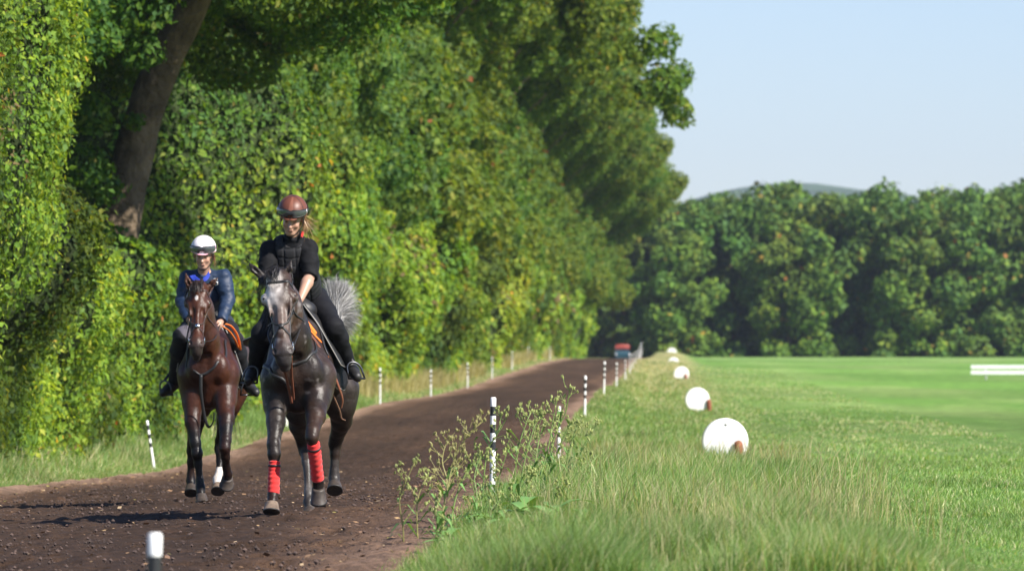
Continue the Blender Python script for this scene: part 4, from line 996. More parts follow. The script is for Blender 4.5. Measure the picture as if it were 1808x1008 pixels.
# ------------------------------------------------------------------ rider
def rider(J, root, q, cloth, h=.0072):
    G = lambda k: J(*q[k][:3])
    hd = G('head'); nk = G('neck'); cs = G('chest'); ws = G('waist'); pv = G('pelvis')
    pitch, hy = q['pitch'], q['hyaw']
    f = _n([math.sin(hy)*math.cos(pitch), -math.cos(hy)*math.cos(pitch), -math.sin(pitch)]); r_ = _n(np.cross(f, [0, 0, 1.])) ; 
    if r_[0] < 0: r_ = -r_
    roll = q.get('roll', 0); u = _n(np.cross(r_, f)); 
    if u[2] < 0: u = -u
    r_, u = _n(r_*math.cos(roll)+u*math.sin(roll)), _n(u*math.cos(roll)-r_*math.sin(roll))
    M = np.stack([r_, f, u]); P = lambda a, b, c: hd+r_*a+f*b+u*c
    sd_ = _n(G('sho_r')-G('sho_l'))
    keys = ['head','neck','chest','waist','pelvis','sho_l','sho_r','elb_l','elb_r','han_l','han_r','kne_l','kne_r','ank_l','ank_r','toe_l','toe_r']
    fl = fieldfor([G(k) for k in keys], .24, h)
    # skin body -------------------------------------------------
    fl.chain([(pv, .125), (ws, .105), (cs, .13), (nk+(cs-nk)*.45, .085)], .06, sd_, 1.25)
    fl.cap(G('sho_l'), G('sho_r'), .055, .055, .06)
    fl.cap(nk+(cs-nk)*.3, P(0, -.025, -.06), .056, .050, .035)
    for s_, sg in (('l', -1), ('r', 1)):
        S_, E_, W_ = G('sho_'+s_), G('elb_'+s_), G('han_'+s_); wr = W_+_n(E_-W_)*.075
        fl.chain([(S_, .054), (S_+(E_-S_)*.45, .050), (E_, .038), (E_+(wr-E_)*.3, .043), (wr, .0265)], .02)
        hip = pv+sd_*sg*.085; K_, A_, T_ = G('kne_'+s_), G('ank_'+s_), G('toe_'+s_)
        fl.chain([(hip, .10), (hip+(K_-hip)*.5, .080), (K_, .056), (K_+(A_-K_)*.3, .060), (A_, .038)], .04)
        dn_ = _n(A_-K_)*.030; fl.chain([(A_, .036), (A_+(T_-A_)*.4+dn_, .026), (T_+dn_*.6, .016)], .02)
        # hand: palm and fingers curled round the rein
        hx = _n(W_-wr); hz = _n(np.cross(hx, np.array([1., 0, 0])*1.0)); hz = hz if hz[2] > 0 else -hz; hs = _n(np.cross(hz, hx)); hs = hs if hs[0] > 0 else -hs
        fl.ell(wr+hx*.045, np.array([.021, .043, .040]), .010, np.stack([hs, hx, hz]))
        for k in range(4):
            b0 = wr+hx*(.075-.004*abs(k-1.5))+hz*(.027-.018*k)-hs*sg*.004; Lf = [.036, .040, .037, .030][k]
            b1 = b0+hx*Lf*.75-hs*sg*.006; b2 = b1-hs*sg*.022-hz*.003+hx*.002; b3 = b2-hx*.020-hs*sg*.004
            fl.chain([(b0, .0100), (b1, .0092), (b2, .0085), (b3, .0075)], .003)
        t0 = wr+hx*.022+hz*.026-hs*sg*.010; fl.chain([(t0, .012), (t0+hx*.030+hz*.012-hs*sg*.012, .0105), (t0+hx*.052+hz*.004-hs*sg*.020, .0085)], .005)
    # head ------------------------------------------------------
    fl.ell(P(0, -.012, .035), np.array([.076, .094, .085]), .02, M)
    fl.ell(P(0, .028, -.035), np.array([.058, .060, .072]), .025, M)
    fl.ell(P(0, .056, -.098), np.array([.026, .026, .022]), .022, M)          # chin
    fl.cap(P(-.045, -.005, -.07), P(-.018, .055, -.098), .018, .014, .02); fl.cap(P(.045, -.005, -.07), P(.018, .055, -.098), .018, .014, .02)
    fl.cap(P(0, .086, .004), P(0, .112, -.034), .009, .0135, .010)             # nose
    fl.ell(P(0, .100, -.040), np.array([.018, .013, .009]), .006, M)
    fl.cap(P(-.040, .078, .014), P(.040, .078, .014), .011, .011, .014)        # brow
    for sg in (-1, 1):
        fl.ell(P(sg*.031, .088, -.006), np.array([.017, .010, .011]), .008, M, sub=True)
        fl.ell(P(sg*.031, .076, -.006), np.array([.012, .010, .009]), .003, M)
        fl.ell(P(sg*.040, .064, -.034), np.array([.016, .014, .014]), .020, M) # cheek
        fl.ell(P(sg*.078, -.012, -.012), np.array([.009, .018, .030]), .006, M)
    fl.cap(P(-.017, .085, -.066), P(.017, .085, -.066), .0055, .0055, .004); fl.cap(P(-.013, .083, -.075), P(.013, .083, -.075), .0065, .0065, .004)
    fl.cap(P(-.020, .095, -.0705), P(.020, .095, -.0705), .0010, .0010, .002, sub=True)
    def skincol(V):
        c = np.tile(np.array([[.41, .24, .17]]), (len(V), 1)); L = (V-hd)@M.T
        lips = (np.abs(L[:, 0]) < .019) & (L[:, 1] > .07) & (np.abs(L[:, 2]+.0705) < .0095); c[lips] = (.33, .17, .13)
        brow = (np.abs(np.abs(L[:, 0])-.032) < .020) & (L[:, 1] > .06) & (np.abs(L[:, 2]-.016) < .006); c[brow] = (.12, .07, .04)
        ey = (np.abs(np.abs(L[:, 0])-.031) < .013) & (L[:, 1] > .07) & (np.abs(L[:, 2]+.004) < .0035); c[ey] = (.06, .035, .025)
        ck = np.exp(-((np.abs(L[:, 0])-.042)/.018)**2-((L[:, 2]+.036)/.018)**2)*(L[:, 1] > .03); c = c*(1-ck[:, None]*np.array([.0, .10, .10]))
        c *= (1+.06*fbm(V[:, 0]*40, V[:, 1]*40, V[:, 2]*40))[:, None]; return c
    fl.build('body', q['skinmat'], root, skincol)
    # top -------------------------------------------------------
    g = fieldfor([G(k) for k in ('neck','chest','waist','pelvis','sho_l','sho_r','elb_l','elb_r','han_l','han_r')], .22, h)
    e = .010+cloth.get('thick', 0)
    g.chain([(pv+(ws-pv)*.25, .128+e), (ws, .118+e), (cs, .138+e), (nk+(cs-nk)*.5, .092+e)], .05, sd_, 1.25)
    g.cap(G('sho_l'), G('sho_r'), .056+e, .056+e, .06)
    g.cap(nk+(cs-nk)*.35, nk+_n(nk-cs)*cloth.get('collar', .012), .064+e*.6, .056+e*.6, .03)
    for s_ in 'lr':
        S_, E_, W_ = G('sho_'+s_), G('elb_'+s_), G('han_'+s_); wr = W_+_n(E_-W_)*.075
        if cloth['sleeve'] == 'short':
            g.chain([(S_, .058+e), (S_+(E_-S_)*.5, .058+e), (E_+(S_-E_)*.03, .048+e), (E_+(W_-E_)*.12, .046+e)], .02)
            g.cut(E_+(W_-E_)*.05, _n((W_-E_)+(E_-S_)*.7), .13)
        else:
            g.chain([(S_, .060+e), (S_+(E_-S_)*.5, .060+e), (E_, .052+e), (E_+(wr-E_)*.5, .046+e), (wr+(E_-wr)*.10, .030+e), (wr, .028+e)], .02); g.cut(wr, _n(wr-E_), .09)
    g.cut(nk+_n(nk-cs)*(cloth.get('collar', .012)-.004), _n(nk-cs+np.array([0, -.05, 0])), .11)
    g.noise(.010, 14, 14, 26, 3, 3)
    top = g.build(cloth['top_name'], cloth['top'], root)
    # trousers --------------------------------------------------
    g = fieldfor([G(k) for k in ('waist','pelvis','kne_l','kne_r','ank_l','ank_r')], .2, h)
    g.chain([(pv+(pv-ws)*.1, .125+.012), (pv+(ws-pv)*.5, .118+.012)], .05, sd_, 1.2)
    for s_, sg in (('l', -1), ('r', 1)):
        hip = pv+sd_*sg*.085; K_, A_ = G('kne_'+s_), G('ank_'+s_); wd = q.get('thigh', 1.)
        g.chain([(hip, .108), (hip+(K_-hip)*.5, .092*wd), (K_, .070*wd), (K_+(A_-K_)*.3, .072*wd), (A_, .050)], .04)
        g.cut(A_+(A_-K_)*.02, A_-K_, .1)
    g.noise(.006, 10, 10, 25, 5, 2)
    tr = g.build('trousers', cloth['legs'], root, cloth.get('legcol'))
    # boots -----------------------------------------------------
    for s_ in 'lr':
        K_, A_, T_ = G('kne_'+s_), G('ank_'+s_), G('toe_'+s_); g = fieldfor([A_, T_, A_+(K_-A_)*.35], .12, .0065); ft = _n(T_-A_)
        dn = _n(A_-K_); 
        g.chain([(A_+(K_-A_)*.32, .052), (A_, .046), (A_+dn*.02, .044)], .02)
        g.chain([(A_+dn*.030-ft*.02, .044), (A_+ft*.07+dn*.028, .046), (T_+dn*.018, .036)], .02)
        g.cut(A_+(K_-A_)*.30, K_-A_, .1); sn = _n(dn-ft*(dn@ft)); g.cut(A_+sn*.070, sn, .3); g.cap(A_+sn*.062-ft*.03, T_+sn*.05, .030, .024, .004, sn, .35)
        g.build('boot', cloth['boot'], root)
    return dict(P=P, M=M, r=r_, f=f, u=u, hd=hd, sd=sd_, nk=nk, cs=cs, ws=ws, pv=pv, G=G, top=top, h=h)
def helmet(root, R_, Mh, band, lensm, strapm, seams=None, peak=True, rx=.112, name='helmet'):
    P, M, f, u, r_ = R_['P'], R_['M'], R_['f'], R_['u'], R_['r']; c = P(0, -.015, .052)
    g = Field(c-.24, c+.24, .0055); g.ell(c, np.array([rx, rx*1.2, rx*1.05]), 0, M); g.cut(c-u*.028+f*.0, -u+f*.10, .3)
    g.ell(c-u*.012, np.array([rx-.014, rx*1.2-.014, rx*1.05-.014]), 0, M, sub=True)
    g.cap(c+f*(rx*.80)-u*.014, c+f*(rx*1.02)-u*.020, rx*.60, rx*.50, .010, u, .13) if peak else None
    if seams:
        for a in seams: 
            pass
    o = g.build(name, Mh, root)
    # goggles worn on the helmet
    def arc(a0, a1, n, hgt, rad, z0): 
        out = []
        for i in range(n):
            t = a0+(a1-a0)*i/(n-1); out.append((t, c+r_*(math.sin(t)*rx*rad)+f*(math.cos(t)*rx*1.2*rad)+u*z0))
        return out
    gg = MB(); n = 26; V = []
    for t, p in arc(-1.12, 1.12, n, .03, 1.06, .022):
        hh = .027*(1-.25*abs(math.sin(t))**3)-.009*math.exp(-(t/.10)**2); dz = _n(p-c)
        V += [p-u*hh*(1.0 if abs(t) > .16 else .45), p+dz*.010, p+u*hh]
    gg.add(V, [(3*i+j, 3*i+3+j, 3*i+4+j, 3*i+1+j) for i in range(n-1) for j in (0, 1)]); go = gg.build('goggles', lensm, o)
    rim = MB(); B = [V[3*i] for i in range(n)]+[V[3*i+2] for i in range(n-1, -1, -1)]; B.append(B[0]); rim.tube(B, .0035, 6); rim.build('goggle_frame', M_leather, o)
    sb = MB(); pts = [p for t, p in arc(1.10, 2*math.pi-1.10, 40, .02, 1.025, .022)]; strap(sb, pts, .022, .004, c); sb.build('goggle_strap', strapm, o)
    for sg in (-1, 1):    # side clip and chin strap
        k = MB(); t = 1.22*sg; p = c+r_*(math.sin(t)*rx*1.04)+f*(math.cos(t)*rx*1.24)+u*.022; strap(k, [p-f*.018-r_*0*sg, p, p+f*.018-r_*sg*.006], .024, .007, c); k.build('strap_clip', band, o)
        k = MB(); strap(k, curve([P(sg*.092, .0, .02), P(sg*.084, .012, -.03), P(sg*.066, .035, -.075), P(sg*.028, .060, -.116), P(0, .068, -.122)], 5), .013, .003, P(0, 0, -.03)); k.build('chin_strap', M_leather, o)
    return o, c
def Jd(d0): return lambda X, Y, dy: px(X, Y, d0+dy)
# ---- grey horse ---------------------------------------------------------------
def mixc(a, b, t): return a+(np.array(b)-a)*np.clip(t, 0, 1)[:, None]
def build_bridle(root, bvh, hp, M, med_u, Ms, tag_=''):
    sd_, fr, up = M; off = .004
    br = MB(); c = hp(.15, -.03); R1 = ring_on(bvh, c, fr, sd_, off, 26, -1.75, 1.75); strap(br, R1, .020, .005, c)
    b = br.build('browband', Ms, root)
    hb = MB()
    for sg in (-1, 1):
        P = onto(bvh, [hp(u, -.02-.03*u, sg*.14) for u in np.linspace(.08, .80, 12)], off, hp(.5)); strap(hb, P, .016, .005, hp(.5, -.03))
    P = ring_on(bvh, hp(.03, -.05), sd_, up, off, 20, -.2, math.pi+.2); 
    if len(P) > 3: strap(hb, P, .024, .005, hp(.05, -.03))
    P = ring_on(bvh, hp(.36, -.11), -fr, sd_, off, 22, -1.7, 1.7); strap(hb, P, .012, .004, hp(.36, -.1))
    hb.build('headstall', Ms, root)
    nb = MB(); cc = hp(med_u, -.05)
    m0 = onto(bvh, [hp(med_u, .12)], off+.003, cc)[0]
    for sg in (-1, 1):    # crossed noseband: diagonals meet at a medallion
        P = onto(bvh, [hp(med_u+(.40-med_u)*t, .10-.20*t, sg*(.02+.13*t**.7)) for t in np.linspace(0, 1, 10)], off, cc); P[0] = m0; strap(nb, P, .014, .005, hp(.55, -.04))
        P = onto(bvh, [hp(med_u+(.90-med_u)*t, .10-.22*t, sg*(.02+.12*math.sin(t*1.6))) for t in np.linspace(0, 1, 10)], off, cc); P[0] = m0; strap(nb, P, .014, .005, hp(.75, -.03))
    o = nb.build('noseband', Ms, root)
    md = MB(); md.tube([m0-fr*.002, m0+fr*.007], [.021, .017], 16, up=up); md.build('medallion', Ms if tag_ == 'g' else M_steel, o)
    rings = []
    for sg in (-1, 1):
        p = onto(bvh, [hp(.80, -.03, sg*.14)], .012, cc)[0]; tr = MB(); n = 20
        ring = [p+fr*.030*math.cos(t)+up*.030*math.sin(t)-up*.012 for t in np.linspace(0, 2*math.pi, n)]; tr.tube(ring, .0045, 6, cap=False); tr.build('bit_ring', M_steel, root); rings.append(p-up*.02)
    return rings
def reins(root, pts_list, Ms, name='rein', r=.0065):
    for P in pts_list:
        m = MB(); m.tube(curve(P, 7), r, 6, flat=.35); m.build(name, Ms, root)
def stirrup(root, c, w=.058, h=.14, yaw=0., Ms=None, leather_to=None, foot=None, lean=0.):
    a = np.array([math.cos(yaw), math.sin(yaw), 0]); u = _n([math.sin(lean), 0, math.cos(lean)]); m = MB(); P = []
    for t in np.linspace(0, math.pi, 14): P.append(c+a*w*math.cos(t)+u*(h*.35+h*.55*math.sin(t)**.8))
    P = [c+a*w*1.08-u*0.]+P+[c-a*w*1.08]; m.tube(P, .0075, 8)
    m.tube([c+a*w*1.1, c-a*w*1.1], .016, 8, flat=.5); o = m.build('stirrup', Ms, root)
    if leather_to is not None:
        l = MB(); strap(l, curve([c+u*h*.9, (c+u*h*.9+leather_to)/2, leather_to], 4), .024, .005); l.build('stirrup_leather', M_leather, root)
def wrap(root, pts, r, seed=0):
    P = curve(pts, 8); k = len(P); m = MB(); t = np.linspace(0, 1, k); n = 18
    P2 = np.array([np.array([np.interp(x, t, P[:, j]) for j in range(3)]) for x in np.linspace(0, 1, 46)])
    rr = r*(1+.035*np.sin(np.linspace(0, 1, 46)*6.283*7.5)+.05*vnoise(np.linspace(0, 9, 46), seed)); rr[0] *= .88; rr[-1] *= .92
    m.tube(P2, rr, n); o = m.build('leg_wrap', M_red, root)
    s = MB(); q = P2[7]; ax = _n(P2[9]-P2[5]); e1 = _n(np.cross(ax, [0, 1, .01])); e2 = np.cross(ax, e1); R1 = rr[7]+.002
    ring = np.array([q+R1*(math.cos(a)*e1+math.sin(a)*e2)+ax*.006*math.sin(a) for a in np.linspace(0, 2*math.pi, 26)]); strap(s, ring, .015, .004, q); s.build('wrap_strap', M_leather, o)
def strandset(root, name, groups, cols, seed, wd=.0022, m=None):
    Vs, Fs, Cs, b = [], [], [], 0; rr = np.random.default_rng(seed)
    for gi, (ctrl, n, spread, jit) in enumerate(groups):
        V, Fq = strand_mesh(None, None, [np.asarray(c) for c in ctrl], n, jit, wd, seed+gi, spread=spread)
        Vs.append(V); Fs.append(Fq+b); b += len(V)
        Cs.append(np.array(cols)[rr.integers(0, len(cols), len(V)//10+1)].repeat(10, 0)[:len(V)])
    return mk(name, np.concatenate(Vs), [np.concatenate(Fs)], m or M_hair, root, col=np.concatenate(Cs))

J = Jd(41.5)
gb = px(548, 915, 42.6); gb[2] = float(ground_z(gb[0], 42.6))
grey = empty('horse', gb, 'dark dappled grey horse with red leg wraps and pale flying tail, cantering in front', 'horse')
G_ = {
 'barrel': [(522,664,.22,.205),(530,652,.55,.225),(537,650,.95,.240),(551,645,1.3,.24),(562,632,1.58,.225)],
 'withers': [(532,600,.50,.13),(538,598,.85,.15),(548,606,1.2,.16)],
 'croup': [(562,606,1.42,.19),(574,618,1.72,.15)],
 'shoulder_l': [(505,610,.38,.10),(494,668,.14,.125),(491,695,.14,.11)],
 'shoulder_r': [(548,610,.38,.10),(560,664,.14,.125),(561,695,.10,.11)],
 'breast': [(525,668,.06,.11),(526,705,.12,.105)],
 'neck': [(530,605,.46,.20),(524,640,.14,.185),(519,590,-.02,.155),(508,540,-.13,.125),(496,500,-.20,.095)],
 'head': [(491,484,-.27,.0),(490,520,-.36,0),(494,570,-.46,0),(498,610,-.54,0),(501,634,-.60,0)],
 'ear_l': [(463,488,-.22,0),(448,475,-.24,0),(438,462,-.23,0)],
 'ear_r': [(505,490,-.22,0),(510,474,-.24,0),(515,459,-.23,0)],
 'fore_l': [(491,690,.15,.115),(488,715,.12,.088),(487,745,.02,.066),(483,785,-.08,.044),(484,802,-.10,.042),(485,820,-.11,.032),(483,855,-.14,.028),(482,873,-.17,.034),(481,884,-.21,.029),(480,890,-.22,.030)],
 'fore_r': [(560,690,.12,.11),(559,708,.05,.092),(557,735,-.12,.070),(552,762,-.27,.047),(551,772,-.29,.045),(554,792,-.24,.034),(560,835,-.13,.029),(562,850,-.09,.034),(562,860,-.08,.030),(562,866,-.08,.031)],
 'thigh_l': [(548,640,1.52,.17),(532,700,1.28,.15),(530,728,1.28,.105)],
 'thigh_r': [(580,640,1.55,.19),(596,690,1.36,.15),(602,722,1.34,.10)],
 'hind_l': [(532,715,1.28,.12),(529,750,1.38,.078),(536,782,1.50,.050),(539,796,1.50,.047),(542,815,1.42,.035),(545,870,1.28,.031),(546,886,1.24,.037),(547,897,1.20,.031),(547,903,1.18,.032)],
 'hind_r': [(602,712,1.34,.115),(603,742,1.45,.078),(595,772,1.62,.050),(592,783,1.66,.046),(592,800,1.66,.035),(590,833,1.66,.031),(590,844,1.66,.037),(591,853,1.62,.031),(591,857,1.60,.032)],
 'head_w': 1.3, 'knee_i': 4, 'hock_i': 3, 'head_yaw': -.03, 'ear_turn': .3}
def gcolf(V, H):
    z = V[:, 2]; c = np.tile(np.array([.017, .012, .010]), (len(V), 1))
    n = fbm(V[:, 0]*9, V[:, 1]*9, V[:, 2]*9, 3); n2 = fbm(V[:, 0]*22+5, V[:, 1]*22, V[:, 2]*22, 2)
    c = mixc(c, (.042, .033, .029), (n*1.4+.0)*(z > 0)); c = mixc(c, (.13, .115, .11), (n2*2.4-.95)*(V[:, 1] < 42.6))
    c = mixc(c, (.040, .019, .011), (fbm(V[:, 0]*5, V[:, 1]*5, V[:, 2]*5+9, 2)*1.3))
    L = (V-H['poll'])@H['M'].T; u = -L[:, 2]/H['L']; head = (V[:, 1] < 41.42) & (u > -.2) & (u < 1.3) & (L[:, 1] > -.26)
    fz = fbm(L[:, 0]*16, L[:, 2]*9, 3, 3)
    hc = np.tile(np.array([.038, .022, .016]), (len(V), 1))
    hc = mixc(hc, (.50, .46, .44), np.exp(-((u-.20)/.20)**2)*(1.0-2.2*np.clip(L[:, 0]/.1, -.2, .8))*1.05+fz*.6+.05)
    hc = mixc(hc, (.085, .048, .034), (fz*1.1+.35)*np.exp(-((u-.6)/.3)**2)); hc = mixc(hc, (.17, .155, .15), (n2*1.6-.35)*(u < .9))
    hc = mixc(hc, (.035, .030, .030), (u-.80)*5); hc = mixc(hc, (.020, .015, .013), (.03-u)*16)
    c = np.where(head[:, None], hc, c)
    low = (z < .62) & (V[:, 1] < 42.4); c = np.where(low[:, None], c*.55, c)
    hl = (z < .66) & (V[:, 1] > 42.4); c[hl] = np.clip(c[hl]*.9+.015+.06*np.clip(n[hl][:, None], 0, 1), 0, 1)
    return c
M_coat1 = coat_mat('grey_coat', .42)
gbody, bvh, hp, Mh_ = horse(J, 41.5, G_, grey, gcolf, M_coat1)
M_hoof = [mat('hoof_horn', (.05, .038, .030), .55, .4, noise=(30, .35)), mat('hoof_dark', (.03, .027, .025), .5, .4, noise=(30, .3))]
M_hoofp = [mat('hoof_pale', (.15, .11, .08), .6, .4, noise=(30, .35)), M_hoof[1]]
hoof(grey, J(480.5,887,-.22), J(480,905,-.25), (-.1, -1, 0), M_hoofp)
hoof(grey, J(562,861,-.09), J(563,885,-.045), (0, -1, -.3), M_hoof)
hoof(grey, J(547,900,1.18), J(546.5,915,1.13), (0, -1, 0), M_hoof)
hoof(grey, J(591,853,1.62), J(591.5,868,1.57), (0, -1, 0), M_hoof)
wrap(grey, [J(485,814,-.11), J(484,840,-.13), J(483,872,-.17)], .043, 1)
wrap(grey, [J(553,781,-.265), J(557,810,-.20), J(561,846,-.10)], .047, 2)
rings = build_bridle(grey, bvh, hp, Mh_, .66, M_leather, 'g')
hL, hR = J(503,545,.12), J(527,535,.18)
reins(grey, [[rings[1], J(526,590,-.30), J(532,570,-.05), hR], [rings[0], J(474,590,-.28), J(485,565,-.02), hL]], M_leather)
reins(grey, [[J(497,628,-.40), J(503,655,-.24), J(511,690,-.08), J(515,712,-.02)], [J(514,628,-.38), J(514,655,-.22), J(517,690,-.08), J(518,706,-.02)]], M_brownleather, 'martingale', .011)
# neck strap and breastplate lying on the coat
def onbody(pts, off, m, name, wd, root=grey, bv=None, J=J):
    P = [J(*p) for p in pts]; P = curve(P, 6); out = []; nr = []
    for p in P:
        loc, n, _, _ = (bv or bvh).find_nearest(Vector(p)); out.append(np.array(loc)+np.array(n)*off); nr.append(np.array(n))
    mb = MB(); strap(mb, np.array(out), wd, .006, nr); return mb.build(name, m, root)
onbody([(485,620,.15),(500,636,.0),(518,642,-.05),(540,630,.05),(552,600,.25)], .006, M_leather, 'neck_strap', .022)
onbody([(455,640,.45),(466,646,.15),(478,652,.02),(492,658,.0),(505,676,-.05),(515,700,-.05)], .006, M_leather, 'breastplate', .030)
onbody([(560,575,.45),(578,620,.25),(590,665,.35)], .006, M_leather, 'breastplate_strap', .026)
# saddle
def saddle(root, J, L, Rr, seat, m_edge, pads):
    s_ = Field(J(*seat[0])-.35, J(*seat[1])+.35, .009)
    a, b = J(*seat[0]), J(*seat[1]); ax = np.array([1., 0, 0])
    s_.chain([(a, .085), ((a+b)/2-np.array([0, 0, .015]), .10), (b, .115)], .05, ax, 1.35); s_.cap(a+np.array([0, .02, .05]), a+np.array([0, .06, .055]), .05, .04, .04)
    o = s_.build('saddle', M_leather, root)
    for rows in (L, Rr):
        sheet('saddle_flap', [[J(*p) for p in r_] for r_ in rows[0]], .010, M_leather, o, (m_edge, .0045))
        sheet('saddle_cloth', [[J(*p) for p in r_] for r_ in rows[1]], .012, pads, o, (M_pipe, .0055))
    return o
M_pipe = mat('grey_piping', (.28, .27, .25), .6, .3)
Lf = [[(506,546,.60),(500,545,.9),(502,550,1.2)], [(482,568,.52),(470,570,.9),(470,572,1.2)], [(452,590,.52),(444,594,.9),(446,596,1.2)], [(429,601,.62),(431,608,.9),(440,612,1.15)]]
Lc = [[(508,550,.68),(504,550,.95),(508,556,1.28)], [(488,580,.52),(480,582,.95),(480,584,1.28)], [(474,625,.54),(464,625,.95),(466,622,1.25)], [(468,672,.62),(460,672,.95),(462,664,1.2)]]
Rf = [[(536,538,.50),(552,540,.9),(566,548,1.2)], [(561,572,.44),(582,572,.9),(592,574,1.2)], [(584,612,.48),(602,610,.9),(611,612,1.18)], [(602,644,.56),(612,648,.9),(617,640,1.1)]]
Rc = [[(532,545,.44),(550,545,.95),(566,552,1.3)], [(556,592,.38),(578,588,.95),(596,588,1.3)], [(578,640,.42),(598,640,.95),(608,634,1.28)], [(596,682,.54),(607,688,.95),(613,676,1.2)]]
sdl = saddle(grey, J, (Lf, Lc), (Rf, Rc), [(530,548,.62),(545,556,1.12)], M_pipe, M_blackcloth)
# second pale-edged pad layer and the orange webbing
sheet('saddle_pad', [[J(*p) for p in r_] for r_ in [[(532,548,.47),(545,550,1.0)], [(557,598,.43),(574,596,1.0)], [(579,645,.46),(592,645,1.0)], [(593,684,.55),(602,690,1.0)]]], .010, mat('teal_pad', (.03, .05, .07), .8, .2), sdl, (M_pipe, .006))
m = MB(); m.tube(curve([J(528,545,.30), J(536,560,.25), J(547,575,.24), J(558,589,.28)], 6), .017, 8, flat=.4); m.tube(curve([J(529,548,.28), J(540,572,.2), J(556,592,.24), J(566,603,.28), J(577,622,.34), J(581,640,.42)], 6), .008, 8, flat=.5); m.build('hand_strap', M_orange, sdl)
reins(grey, [[J(530,556,.22), J(540,580,.16), J(560,606,.2), J(585,650,.3), J(598,682,.38), J(605,705,.5), J(603,720,.55)]], M_brownleather, 'girth_strap', .013)
reins(grey, [[J(585,690,.42), J(592,706,.45), J(600,725,.5), J(603,738,.55), J(610,742,.55)]], mat('tan_strap', (.42, .24, .15), .6), 'strap_end', .008)
onbody([(600,600,.2+1.2),(615,588,1.4),(622,590,1.5)], .006, M_brownleather, 'crupper_strap', .02)
# forelock, mane, tail
FL = [(J(480,484,-.30), J(476,480,-.40), J(474,486,-.45), J(484,497,-.47)), (J(487,484,-.30), J(490,474,-.38), J(486,482,-.46), J(485,502,-.47)), (J(470,486,-.27), J(462,490,-.34), J(462,500,-.36), J(459,512,-.33))]
strandset(grey, 'forelock', [(FL[0], 120, .006, .0025), (FL[1], 120, .006, .0025), (FL[2], 90, .006, .0025)], [(.012, .010, .010), (.03, .026, .024)], 5, .003)
strandset(grey, 'mane', [([J(490,470,-.18), J(474,488,-.16), J(466,520,-.14)], 180, .016, .006), ([J(500,520,-.05), J(480,540,-.03), J(470,570,.0)], 180, .016, .006), ([J(515,560,.15), J(490,570,.15), J(480,600,.14)], 160, .016, .006)], [(.012, .010, .010), (.03, .026, .024)], 6, .003)
T0 = (596,592,1.72); T1 = (592,570,1.82)
tg = []; tr_ = np.random.default_rng(8)
tips = [(574,494,1.93), (583,500,1.93), (592,506,1.95), (600,501,1.95), (610,505,1.96), (617,512,1.96), (622,524,1.98), (627,540,1.98), (628,556,1.98), (626,570,1.97), (620,582,1.95), (612,590,1.93)]
for k in range(46):
    a = tr_.random()*(len(tips)-1); i0 = int(a); c = np.array(tips[i0])*(1-a+i0)+np.array(tips[i0+1])*(a-i0); jx, jy = tr_.normal(size=2)*3.0; lt_ = .75+.3*tr_.random()
    m1 = np.array([592+(c[0]-592)*.25-1, 570+(c[1]-570)*.35-6, 1.84]); m2 = np.array([592+(c[0]-592)*.62+jx, 570+(c[1]-570)*.72-6+jy, 1.90]); c = m1+(c-m1)*lt_
    cv = c+np.array([tr_.normal()*3+3, 3+tr_.normal()*2, .01])
    tg.append(([J(*T0), J(*m1), J(*m2), J(*c), J(*cv)], 80+int(40*tr_.random()), .0095, .0040))
strandset(grey, 'tail', tg, [(.30, .29, .285), (.19, .185, .18), (.44, .43, .42), (.07, .065, .06), (.24, .235, .23)], 9, .0014)
# ---- rider of the grey ---------------------------------------------------------
rp = J(533, 545, .95)
ra = empty('person', (rp[0], rp[1], gb[2]), 'rider in brown helmet, black short-sleeved top and vest, leaning forward on the grey horse', 'person')
M_skin2 = mat('skin_tone', attr=True, rough=.42, spec=.45, bump=(90, .06, .001))
q1 = dict(head=(515.5,385,.33), neck=(517,421,.43), chest=(512,462,.56), waist=(520,500,.80), pelvis=(533,528,1.0), sho_l=(475,441,.46), sho_r=(544,438,.46), elb_l=(471,490,.36), elb_r=(547,487,.38),
          han_l=(503,545,.10), han_r=(525,541,.16), kne_l=(462,588,.55), kne_r=(589,577,.55), ank_l=(449,652,.86), ank_r=(616,642,.86), toe_l=(440,668,.70), toe_r=(629,662,.72), pitch=R(20), hyaw=-.10, roll=-.10, skinmat=M_skin2)
cl1 = dict(collar=.05, sleeve='short', top_name='shirt', top=M_blackcloth, legs=mat('black_breeches', (.008, .008, .010), .75, .18, bump=(150, .2, .002)), boot=M_leather)
R1_ = rider(J, ra, q1, cl1)
M_silk = mat('brown_silk', attr=True, rough=.45, spec=.4, bump=(60, .15, .003))
M_lens = mat('goggle_lens', (.05, .055, .06), .06, .8, coat=.6)
M_wclip = mat('white_strap', (.75, .74, .72), .5)
def helmet_cols(o, R_, base, seam, panel):
    me = o.data; V = np.array([v.co for v in me.vertices])+np.array(o['_o']); L = (V-R_['P'](0, -.015, .045))@R_['M'].T
    a = np.arctan2(L[:, 0], L[:, 1]); c = np.tile(np.array(base), (len(V), 1)); 
    for s_ in (0, .9, -.9, 1.9, -1.9, math.pi): c[(np.abs(np.angle(np.exp(1j*(a-s_))))*np.hypot(L[:, 0], L[:, 1]) < .0045)] = seam
    c[(np.abs(a) < .14) & (L[:, 2] > .02)] = panel
    ca = me.color_attributes.new('Col', 'FLOAT_COLOR', 'POINT'); ca.data.foreach_set('color', np.concatenate([c, np.ones((len(c), 1))], 1).astype(np.float32).ravel())
ho, hc = helmet(ra, R1_, M_silk, M_wclip, M_lens, M_leather, rx=.110)
helmet_cols(ho, R1_, (.125, .040, .022), (.035, .014, .010), (.20, .075, .045))
